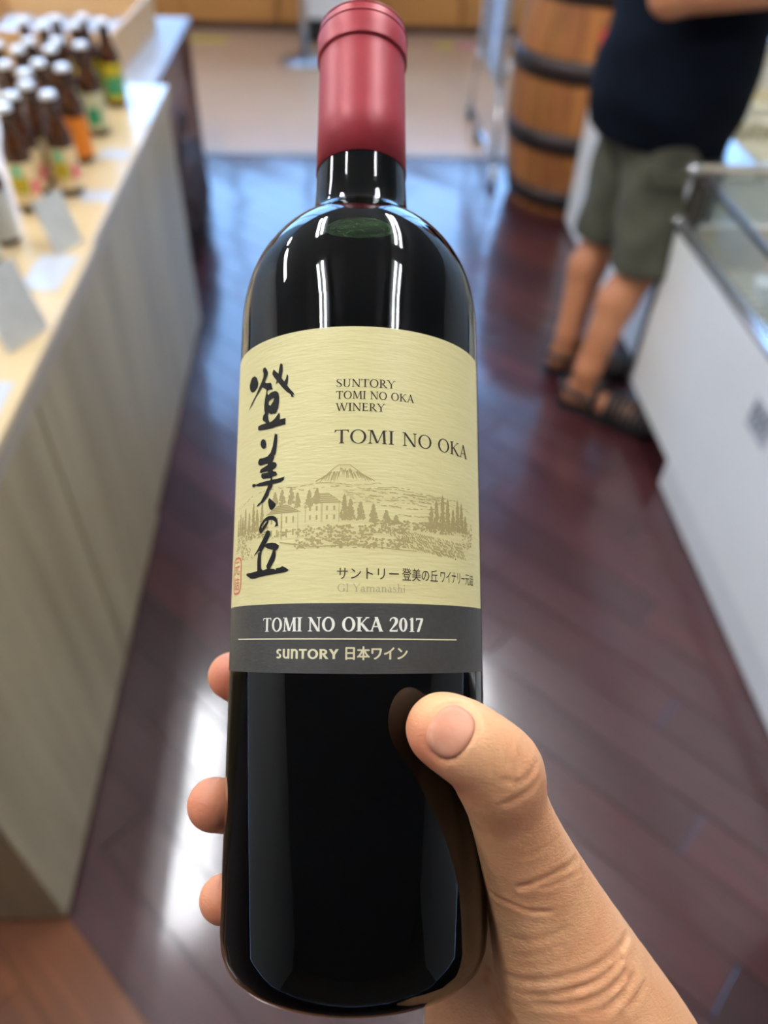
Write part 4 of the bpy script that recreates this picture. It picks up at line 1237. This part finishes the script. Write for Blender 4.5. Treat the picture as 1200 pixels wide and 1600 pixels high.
# brush strokes of the vertical title, mm on the unrolled label (x along the girth, y up the bottle)
CALLIGRAPHY = [
    [[(-34.8,77.13),(-33.58,76.32),(-32.7,74.45),(-32.98,73.28),(-34.21,72.59),(-35.71,72.41),(-36.91,73.08),(-37.51,74.2),(-37.76,75.06),(-36.99,76.42),(-36.2,77.06)]],
    [[(-29.58,78.38),(-28.72,77.47),(-28.22,76.42),(-28.52,75.57),(-29.16,74.64),(-29.53,73.88),(-28.54,73.42),(-26.88,73.19),(-26.52,72.2),(-26.1,71.04),(-27.34,71.31),(-28.1,71.17),(-28.42,70.94),(-28.16,70.12),(-27.71,69.79),(-27.07,70.19),(-26.24,70.39),(-25.22,70.38),(-24.41,70.1),(-23.81,69.53),(-23.54,68.42),(-23.52,66.77),(-23.84,65.18),(-24.29,64.22),(-24.86,63.75),(-25.57,64.0),(-26.39,63.85),(-27.04,64.35),(-27.58,64.54),(-27.66,63.8),(-27.39,62.54),(-26.92,61.67),(-26.09,61.78),(-24.91,62.38),(-23.97,63.26),(-23.32,63.82),(-23.04,62.96),(-23.15,61.79),(-21.86,61.88),(-21.06,61.9),(-21.09,60.13),(-22.53,60.06),(-24.42,59.99),(-26.32,59.77),(-28.81,59.89),(-31.58,60.24),(-32.04,60.61),(-31.91,61.49),(-30.54,61.66),(-28.33,61.67),(-28.92,62.21),(-29.63,62.53),(-29.95,63.21),(-29.71,64.22),(-29.04,64.68),(-29.36,65.66),(-29.44,67.2),(-29.14,69.27),(-28.74,70.4),(-28.63,71.45),(-29.63,72.14),(-30.74,72.71),(-31.83,71.75),(-33.65,70.5),(-35.62,68.82),(-37.8,67.51),(-35.97,69.22),(-33.42,71.37),(-31.43,73.81),(-30.28,75.53),(-30.21,76.6),(-30.63,77.64),(-30.41,78.28)],[(-26.36,68.37),(-25.34,68.39),(-25.71,67.48),(-26.81,66.42),(-27.58,66.96),(-27.51,67.85)]],
    [[(-25.88,76.87),(-25.03,76.07),(-24.02,75.24),(-23.86,76.35),(-23.53,77.81),(-23.16,78.11),(-22.57,77.53),(-22.51,75.62),(-22.91,73.73),(-21.85,72.55),(-21.32,73.13),(-20.92,74.49),(-20.54,73.9),(-20.66,71.81),(-20.91,71.25),(-19.37,69.5),(-18.67,68.8),(-18.22,67.84),(-18.91,68.39),(-18.46,67.43),(-19.4,67.72),(-19.42,68.25),(-20.85,69.3),(-22.34,70.76),(-24.12,72.76),(-24.89,72.31),(-24.63,73.32),(-25.79,74.63),(-26.45,75.62),(-26.17,76.4)]],
    [[(-29.37,57.26),(-28.44,56.76),(-28.06,55.72),(-28.19,54.63),(-29.0,54.37),(-29.96,54.87),(-30.56,55.87),(-30.48,56.76),(-29.95,57.19)]],
    [[(-24.65,58.19),(-24.34,57.77),(-23.8,57.76),(-23.78,55.62),(-23.99,53.59),(-24.36,52.03),(-24.8,51.95),(-24.77,51.06),(-25.32,50.12),(-24.14,49.81),(-23.67,49.02),(-24.08,48.34),(-25.37,47.79),(-24.72,47.38),(-23.95,47.23),(-23.41,46.37),(-23.9,46.07),(-25.06,46.03),(-25.35,45.82),(-25.22,45.15),(-23.87,45.12),(-22.03,45.27),(-20.8,45.52),(-21.05,45.23),(-21.12,44.59),(-22.0,44.25),(-23.45,43.99),(-24.98,43.96),(-25.14,43.11),(-26.11,42.22),(-26.56,40.82),(-28.51,39.18),(-29.62,38.96),(-31.01,38.33),(-31.4,38.53),(-30.57,39.15),(-29.76,39.41),(-28.17,41.32),(-26.97,43.2),(-26.79,43.83),(-28.73,43.87),(-30.83,44.03),(-32.24,44.46),(-33.01,44.06),(-33.99,44.36),(-34.04,45.04),(-33.07,45.11),(-32.13,44.74),(-30.16,44.96),(-27.69,45.04),(-25.92,45.09),(-25.8,45.66),(-27.08,45.76),(-28.82,45.82),(-29.64,46.28),(-29.85,47.12),(-29.35,47.41),(-26.94,47.42),(-27.17,47.82),(-30.06,47.67),(-30.51,48.04),(-30.12,48.72),(-28.98,49.05),(-27.25,49.52),(-27.05,49.86),(-28.13,49.95),(-30.29,49.83),(-31.3,50.32),(-31.46,51.1),(-30.76,51.9),(-29.11,51.81),(-27.35,51.97),(-26.14,52.89),(-25.4,54.54),(-24.99,56.69)]],
    [[(-26.22,40.21),(-25.2,39.51),(-23.71,38.35),(-23.69,37.77),(-24.33,37.12),(-25.18,36.71),(-25.79,36.99),(-26.34,38.06),(-26.59,39.24)]],
    [[(-26.01,35.19),(-24.44,35.08),(-23.48,34.59),(-22.89,33.69),(-22.57,32.17),(-23.39,32.1),(-23.9,31.93),(-23.68,32.34),(-23.36,32.88),(-23.81,33.41),(-24.78,34.0),(-26.17,34.06),(-26.24,33.36),(-26.92,32.42),(-27.93,31.52),(-28.98,30.59),(-29.8,31.06),(-30.01,31.87),(-29.66,32.85),(-28.48,34.02),(-27.44,34.77)],[(-26.67,33.9),(-27.17,33.45),(-28.83,31.97),(-28.96,32.41),(-28.23,33.27),(-27.4,33.83)]],
    [[(-26.46,31.27),(-25.54,31.01),(-25.4,30.01),(-25.96,29.07),(-26.72,28.0),(-27.32,27.34),(-26.31,27.75),(-24.73,27.81),(-23.22,27.51),(-22.08,26.8),(-22.44,26.06),(-23.33,25.49),(-23.19,24.23),(-23.6,22.86),(-24.49,21.66),(-25.13,20.79),(-23.52,20.7),(-23.14,20.26),(-22.89,20.8),(-21.73,20.88),(-20.79,21.25),(-19.68,20.78),(-18.71,20.12),(-19.65,19.68),(-21.86,19.44),(-25.55,19.14),(-29.07,18.85),(-31.39,18.5),(-33.19,18.61),(-35.68,19.64),(-35.42,20.13),(-32.76,20.22),(-30.18,20.47),(-30.32,23.03),(-30.08,25.29),(-29.19,25.65),(-29.77,25.95),(-30.56,25.47),(-31.74,24.74),(-31.88,24.94),(-30.48,26.18),(-28.66,28.45),(-27.44,30.05),(-27.06,31.01)],[(-27.51,26.93),(-25.84,26.16),(-24.18,25.76),(-24.79,24.33),(-25.89,22.58),(-26.55,21.57),(-26.25,20.86),(-27.64,20.48),(-28.51,20.93),(-28.8,22.36),(-28.8,24.62),(-28.53,25.73)]],
]
bm = bmesh.new()
for poly in CALLIGRAPHY:
    add_poly(bm, poly)
wrap('calligraphy', bm, INK + 0.06, m_black, label)

# ---- engraved landscape: mountain, hills, two houses, trees and vine rows
rl = random.Random(5)
bm = bmesh.new()
def blob(x, y, w_, h_):
    n = 6
    P = [(x + w_ * math.cos(2 * math.pi * k / n + 0.3) * rl.uniform(.55, 1.1), y + h_ * math.sin(2 * math.pi * k / n + 0.3) * rl.uniform(.55, 1.1)) for k in range(n)]
    bm.faces.new([bm.verts.new((p[0], p[1], 0)) for p in P])
def stroke(pts, w0, w1=None):
    w1 = w0 if w1 is None else w1
    n = len(pts)
    for i in range(n - 1):
        a, b = pts[i], pts[i + 1]
        d = math.hypot(b[0] - a[0], b[1] - a[1])
        if d < 1e-6: continue
        nx, ny = -(b[1] - a[1]) / d, (b[0] - a[0]) / d
        wa = (w0 + (w1 - w0) * i / (n - 1)) / 2; wb_ = (w0 + (w1 - w0) * (i + 1) / (n - 1)) / 2
        bm.faces.new([bm.verts.new(p) for p in ((a[0] + nx * wa, a[1] + ny * wa, 0), (a[0] - nx * wa, a[1] - ny * wa, 0), (b[0] - nx * wb_, b[1] - ny * wb_, 0), (b[0] + nx * wb_, b[1] + ny * wb_, 0))])
# mountain
stroke([(-11.4, 43.3), (-8.5, 45.0), (-6.3, 46.9), (-5.2, 47.6), (-2.2, 47.6), (-1.2, 46.8), (1.2, 45.0), (4.3, 43.3)], .22)
for k in range(44):
    t = k / 43
    x = -10.2 + 13.2 * t
    ridge = 43.4 + min((x + 11.4) * .62, (4.3 - x) * .58, 4.2)
    top = ridge - (0.2 if ridge < 46.2 else rl.uniform(.5, 1.6))
    c = -3.7
    bot = max(43.0 + rl.uniform(0, .9), top - rl.uniform(1.0, 2.4))
    if top - bot > .3:
        stroke([(x, top), (x + (x - c) * .18, bot)], .34, .12)
# hill contours
def contour(x0, x1, y0, amp, f, n=40, gap=.25, w_=.16, tilt=0.0):
    prev = None
    for k in range(n):
        x = x0 + (x1 - x0) * k / (n - 1)
        y = y0 + amp * math.sin(f * x + y0) + tilt * (x - x0) + rl.uniform(-.12, .12)
        if prev and rl.random() > gap:
            stroke([prev, (x, y)], w_ * rl.uniform(.6, 1.6))
        prev = (x, y)
contour(-23, 6, 42.6, .35, .35, 46, .15); contour(-18, 14, 41.6, .3, .4, 40, .45); contour(-6, 30, 41.9, .2, .3, 40, .3, .16, -.05)
contour(2, 37, 41.0, .2, .25, 40, .35, .15, -.07); contour(-3, 26, 39.6, .25, .4, 40, .35, .16, -.02); contour(0, 24, 38.4, .2, .5, 30, .4); contour(6, 22, 36.6, .25, .4, 24, .25, .22)
contour(10, 24, 34.6, .2, .5, 20, .3, .2); contour(-44, -24, 39.6, .8, .22, 30, .35, .16, .13); contour(12, 37, 40.2, .2, .3, 30, .3, .14, -.09)
contour(-2, 20, 37.6, .2, .6, 30, .5)
for k in range(60):
    x = rl.uniform(-4, 26); y = rl.uniform(38, 41)
    stroke([(x, y), (x + rl.uniform(.8, 2.2), y - rl.uniform(.0, .3))], .12)
# trees
def conifer(x, y, h_, w_):
    n = int(h_ * 13)
    for k in range(n):
        t = k / n
        blob(x + rl.uniform(-1, 1) * w_ * 1.25 * (1 - t) ** .8, y + h_ * t * .97, .42, .36)
    stroke([(x, y), (x, y + h_ * .8), (x, y + h_ * 1.05)], .7, .12)
def bush(x0, x1, y0, y1, n, s=.5):
    for _ in range(n):
        blob(rl.uniform(x0, x1), rl.uniform(y0, y1), s * rl.uniform(.5, 1.3), s * rl.uniform(.35, .8))
for x, h_ in ((-43, 4.5), (-41.2, 6), (-39.5, 5), (-37.6, 7), (-35.2, 5.5), (-33, 8), (-31.2, 6.0), (-29, 7.5)):
    conifer(x, 31.5, h_, .75)
for x, y, h_ in ((-24, 38.2, 3.2), (-21.6, 38.0, 3.8), (-18.6, 37.8, 4.4), (-16.6, 36.8, 3.8), (-13.2, 36.5, 4.6), (-11.0, 37.4, 4.0), (-3.6, 33, 6.5), (-2.0, 33, 5.4), (0.6, 33, 4.6), (4.0, 32.5, 4.6), (7.4, 32.2, 3.4), (10, 32, 2.4)):
    conifer(x, y, h_, .95)
for x, h_ in ((20.6, 6.0), (22.4, 7.6), (24.6, 9.4), (26.6, 8.6), (28.8, 6.0), (30.8, 8.8), (32.8, 8.2), (34.8, 5.0)):
    conifer(x, 31.6, h_, .95)
bush(-44, -36, 26.5, 31.5, 90, .45); bush(-36, -26, 29.5, 32.5, 90, .5); bush(-25, -14, 28.8, 31.0, 40, .5); bush(-14, 4, 27.5, 31.5, 190, .55); bush(4, 14, 29.5, 33.0, 110, .55)
bush(-18, 14, 25.6, 28.2, 170, .6); bush(33, 39, 27.5, 34.5, 80, .45); bush(15, 22, 30.5, 33.0, 70, .6); bush(23, 30, 30.5, 33.0, 60, .6); bush(-40, -33, 24.0, 27.0, 40, .45)
for r_ in range(7):                          # vine rows running down to the right
    for k in range(46):
        t = k / 45
        x = 6 + r_ * 1.2 + t * (26 - r_ * .6)
        y = 30.6 - r_ * .72 - t * (2.6 + .2 * r_) + rl.uniform(-.2, .2)
        if x < 38.5 and y > 24.4 and rl.random() > .18:
            stroke([(x, y + .3), (x + .45, y - .35)], .36, .2)
stroke([(-22, 27.6), (-12, 26.0), (0, 26.3), (10, 25.4), (16, 25.2)], .35, .15)
# houses
def house(x0, x1, y0, y1, ridge, cx):
    stroke([(x0 - .6, y1), (cx - 1.2, ridge), (cx + 1.6, ridge), (x1 + .8, y1)], .2)
    for k in range(5):
        t = (k + .5) / 5
        stroke([(x0 - .4 + (cx - 1.2 - x0) * t, y1 + (ridge - y1) * t), (x1 + .6 - (x1 - cx - 1.0) * t, y1 + (ridge - y1) * t)], .36)
    mid = x0 + (x1 - x0) * .48
    for x in (x0, mid, mid + .25, x1):
        stroke([(x, y0), (x, y1)], .12)
    for a, b in ((x0, mid), (mid + .2, x1)):
        for i in range(2):
            for j in range(2):
                wx = a + (b - a) * (.30 + .42 * i); wy = y0 + (y1 - y0) * (.14 + .48 * j)
                stroke([(wx, wy), (wx, wy + (y1 - y0) * .24)], .5)
house(-14.2, -5.0, 32.4, 37.4, 40.0, -9.4)
house(-26.6, -16.4, 28.4, 35.4, 37.6, -21.5)
wrap('landscape_print', bm, INK - 0.03, m_tan, label)
bm = bmesh.new(); blob(29.6, 24.0, .28, .2); wrap('ink_speck', bm, INK, m_dkink, label)

# ================================================================ THE HAND (same local frame as the bottle, millimetres from the label datum)
TH = [(20.6, -42.5, -19.2), (27.5, -42.0, -23.0), (33.8, -37.6, -29.0), (42.6, -22.0, -47.5), (52.0, -7.0, -68.0), (64.5, 6.0, -96.0), (80.0, 15.0, -124.0), (92.0, 12.0, -150.0)]
THR = [8.5, 9.2, 9.5, 10.8, 15.0, 22.0, 26.0, 25.5]
_q = smooth_path([(*p, r) for p, r in zip(TH, THR)], 4)
THS, THRS = [tuple(p[:3]) for p in _q], [float(p[3]) for p in _q]
FING = {
    'index': ([(42, 40, -46), (8, 52, -30), (-26, 42, -19), (-40.5, 21, -9.0)], [11.5, 9.6, 8.8, 7.6]),
    'middle': ([(42, 42, -66), (4, 54, -60), (-31, 40, -54), (-43.0, 12, -47.0)], [11.5, 9.8, 9.0, 8.0]),
    'ring': ([(40, 44, -86), (4, 54, -86), (-29, 42, -80), (-40.5, 21, -76.5)], [11.0, 9.2, 8.4, 7.4]),
    'little': ([(38, 45, -104), (10, 53, -106), (-12, 50, -106), (-27, 40, -104)], [10.0, 8.2, 7.6, 6.8])}
CREASES = []          # filled below: (points, depth, width)
def hand_base(P):
    th = chain_d(P, THS, THRS, 2.0)
    th = smin(th, ell_d(P, (36.8, -35.6, -30.0), (8.3, 8.3, 8.3)), 8.0)                # knuckle of the thumb
    palm = chain_d(P, [(46, 38, -54), (50, 40, -80), (52, 42, -106), (60, 38, -132)], [15, 19, 21, 22], 12)
    palm = smin(palm, chain_d(P, [(42, 42, -104), (44, 44, -122), (58, 36, -140)], [15, 18, 22], 10), 10)
    palm = smin(palm, cone_d(P, (52, 14, -66), (50, 34, -58), 11, 12), 12)               # web of the thumb
    wrist = chain_d(P, [(70, 26, -128), (84, 18, -165), (106, -4, -225), (140, -50, -330)], [27, 25, 29, 36], 16)
    hand = smin(palm, wrist, 18)
    hand = smin(hand, th, 9)
    for nm, (pts, rs) in FING.items():
        f = chain_d(P, pts, rs, 5)
        hand = smin(hand, f, 3.5)
    return hand
def poly_dist(P, pts):
    d = None
    for a, b in zip(pts, pts[1:]):
        c = cone_d(P, a, b, 0.0, 0.0)
        d = c if d is None else np.minimum(d, c)
    return d
NLEN, NWID = 5.1, 6.5
NAIL_C = NAIL_U = NAIL_V = NAIL_N = None
def hand_d(P):
    d = hand_base(P)
    # soft tissue flattens against the glass
    rad = 37.45 - np.sqrt(P[:, 0] ** 2 + P[:, 1] ** 2)
    base_z = -ZB * 1000
    bz = np.maximum(rad * -1, np.maximum(base_z - P[:, 2], -1e3))     # inside-bottle distance (negative inside)
    d = np.maximum(d, -bz)
    for pts, depth, width in CREASES:
        pd = poly_dist(P, pts)
        depth = depth * 0.85
        d = d + depth * np.exp(-(pd / width) ** 2) - 0.35 * depth * np.exp(-((pd - 1.9 * width) / (1.1 * width)) ** 2)
    if NAIL_C is not None:
        q = P - NAIL_C
        a, b, n = q @ NAIL_U / NLEN, q @ NAIL_V / NWID, q @ NAIL_N
        s = (np.abs(a) ** 2.5 + np.abs(b) ** 2.5 + 1e-9) ** (1 / 2.5)
        d = d + np.where(n > -6, 0.55 * np.exp(-((s - 1.0) / 0.10) ** 2), 0) + np.where((s < 1) & (n > -6), 0.25, 0)
    return d
# skin folds (mm) with depth and width, and the frame of the thumb nail
CREASES = [
    ([(43.4, -43.8, -27.0), (41.3, -46.1, -29.9), (37.8, -47.8, -31.2), (34.6, -49.1, -30.0)], 0.45, 0.8),
    ([(36.8, -48.3, -22.3), (35.9, -49.4, -25.9), (36.8, -48.6, -29.3)], 0.3, 0.7),
    ([(31.8, -51.2, -22.9), (31.4, -51.1, -26.0), (31.9, -50.0, -29.2)], 0.22, 0.6),
    ([(40.5, -43.2, -21.0), (40.2, -45.9, -23.6)], 0.2, 0.6),
    ([(43.6, -43.9, -31.2), (39.4, -45.9, -34.3), (35.1, -45.8, -36.2)], 0.35, 0.9),
    ([(59.5, -18.9, -55.5), (52.5, -26.9, -56.2), (46.3, -28.7, -58.0), (42.3, -27.3, -59.9)], 0.6, 1.0),
    ([(60.1, -19.1, -57.9), (53.4, -25.7, -58.7), (47.2, -27.7, -59.8)], 0.4, 0.9),
    ([(36.3, -17.3, -64.1), (40.3, -22.1, -65.2), (45.0, -23.7, -66.6), (50.7, -24.0, -66.7)], 0.45, 0.8),
    ([(52.6, -27.5, -47.9), (47.1, -32.5, -49.3), (42.7, -33.1, -51.1)], 0.2, 0.8),
    ([(75.8, -7.3, -78.1), (69.7, -14.9, -80.2), (62.5, -18.4, -82.4), (55.1, -18.7, -84.2), (48.4, -15.8, -86.3), (41.3, -6.4, -88.1)], 0.6, 1.1),
    ([(71.4, -14.0, -82.0), (64.9, -17.6, -85.2), (56.6, -18.0, -87.8), (48.6, -14.2, -90.4), (41.3, -1.4, -93.4)], 0.6, 1.0),
    ([(72.3, -14.0, -85.3), (66.3, -17.0, -88.9), (58.0, -17.4, -91.3), (50.0, -14.3, -92.5), (42.0, -1.5, -95.6)], 0.7, 1.1),
    ([(75.1, -12.3, -86.7), (69.1, -16.1, -90.9), (59.9, -17.0, -93.7)], 0.5, 1.0),
    ([(70.9, -15.4, -90.2), (64.7, -16.9, -94.3)], 0.5, 1.0),
    ([(78.8, -10.1, -89.7), (72.8, -14.7, -93.5)], 0.4, 1.0),
    ([(41.2, 19.3, -98.2), (42.8, 14.4, -102.0), (44.1, -2.4, -100.8)], 0.9, 1.6),
    ([(54.7, -21.8, -71.6), (49.0, -20.8, -74.2), (42.6, -16.7, -75.6)], 0.18, 0.9),
    ([(54.1, -20.7, -76.0), (48.0, -18.5, -79.0), (41.8, -12.5, -80.8)], 0.18, 0.9),
]
NAIL_C, NAIL_U, NAIL_V, NAIL_N = (np.array(v, np.float32) for v in ((21.844, -51.784, -18.818), (0.805, -0.209, -0.556), (0.579, 0.067, 0.813), (-0.133, -0.976, 0.175)))
def skin_material():
    m = mat('hand_skin', srgb(242, 184, 136), 0.46, col2=srgb(234, 168, 120), scale=(70, 70, 70), contrast=(0.3, 0.7), sss=0.12, bump=0.55, bump_scale=(700, 700, 1500), bump_dist=0.0003)
    nt = m.node_tree; N, L = nt.nodes, nt.links
    b = N['Principled BSDF']
    src = b.inputs['Base Color'].links[0].from_socket
    at = N.new('ShaderNodeAttribute'); at.attribute_name = 'blush'
    mx = N.new('ShaderNodeMixRGB'); mx.blend_type = 'MIX'
    L.new(at.outputs['Fac'], mx.inputs['Fac']); L.new(src, mx.inputs['Color1'])
    mx.inputs['Color2'].default_value = (*srgb(226, 126, 98), 1)
    L.new(mx.outputs['Color'], b.inputs['Base Color'])
    return m
hand = thing('hand', 'bare right hand gripping the dark wine bottle, thumb across its front', 'hand')
hand.matrix_world = M_BOT
V, F = surface_nets(hand_d, (-58, -70, -345), (182, 74, 4), 2.0)
V, F = split_quads(V, F)
V = project_to(hand_d, V, 0.25, 2)
V = V + sdf_grad(hand_d, V, 0.25) * (0.05 * np.sin(V[:, 0] * 1.1) * np.sin(V[:, 1] * 1.3) * np.sin(V[:, 2] * 0.9))[:, None].astype(np.float32)
ho = quads_obj('hand_and_forearm', V * 0.001 + np.array((0, 0, ZB)), F, skin_material(), hand)
bl = np.zeros(len(V), np.float32)
for c, r_, a in (((14, -46, -24), 9, .75), ((22, -44, -34), 9, .5), ((40, -40, -38), 10, .35), ((-41, 16, -10), 11, .9), ((-44, 8, -48), 11, .8), ((-41, 18, -78), 11, .7), ((46, -30, -62), 10, .25), ((60, -14, -88), 16, .15), ((44, 20, -122), 18, .4)):
    bl = np.maximum(bl, a * np.exp(-(np.linalg.norm(V - np.array(c), axis=1) / r_) ** 2))
at_ = ho.data.attributes.new('blush', 'FLOAT', 'POINT')
at_.data.foreach_set('value', bl.astype(np.float32))
# thumb nail: a thin curved plate lying on the skin
NV, NF = [], []
n_ = 18
for i in range(n_ + 1):
    for j in range(n_ + 1):
        u, v = i / n_ * 2 - 1, j / n_ * 2 - 1
        # square grid mapped to a rounded plate
        k = max(abs(u), abs(v)) / ((abs(u) ** 2.5 + abs(v) ** 2.5) ** (1 / 2.5) + 1e-9)
        NV.append((u * k * NLEN * 0.96, v * k * NWID * 0.96))
NV = np.array(NV, np.float32)
Pn = NAIL_C + NV[:, :1] * NAIL_U + NV[:, 1:] * NAIL_V + NAIL_N * 3.0
for _ in range(40):
    Pn = Pn - NAIL_N * (hand_d(Pn.astype(np.float32)) * 0.7)[:, None]
edge = np.maximum(np.abs(NV[:, 0] / NLEN), np.abs(NV[:, 1] / NWID))
lift = np.where(np.arange(len(NV)) >= 0, 0.34, 0)
Pn = Pn + NAIL_N * lift[:, None]
for i in range(n_):
    for j in range(n_):
        a = i * (n_ + 1) + j
        NF.append((a, a + n_ + 1, a + n_ + 2, a + 1))
nail = mesh_obj('thumb_nail', [tuple(p * 0.001 + np.array((0, 0, ZB))) for p in Pn], NF,
                mat('nail_plate', srgb(226, 146, 116), 0.48, col2=srgb(232, 162, 132), scale=(200, 200, 200), sss=0.1), hand, True)
sm = nail.modifiers.new('thickness', 'SOLIDIFY'); sm.thickness = 0.0006; sm.offset = -1
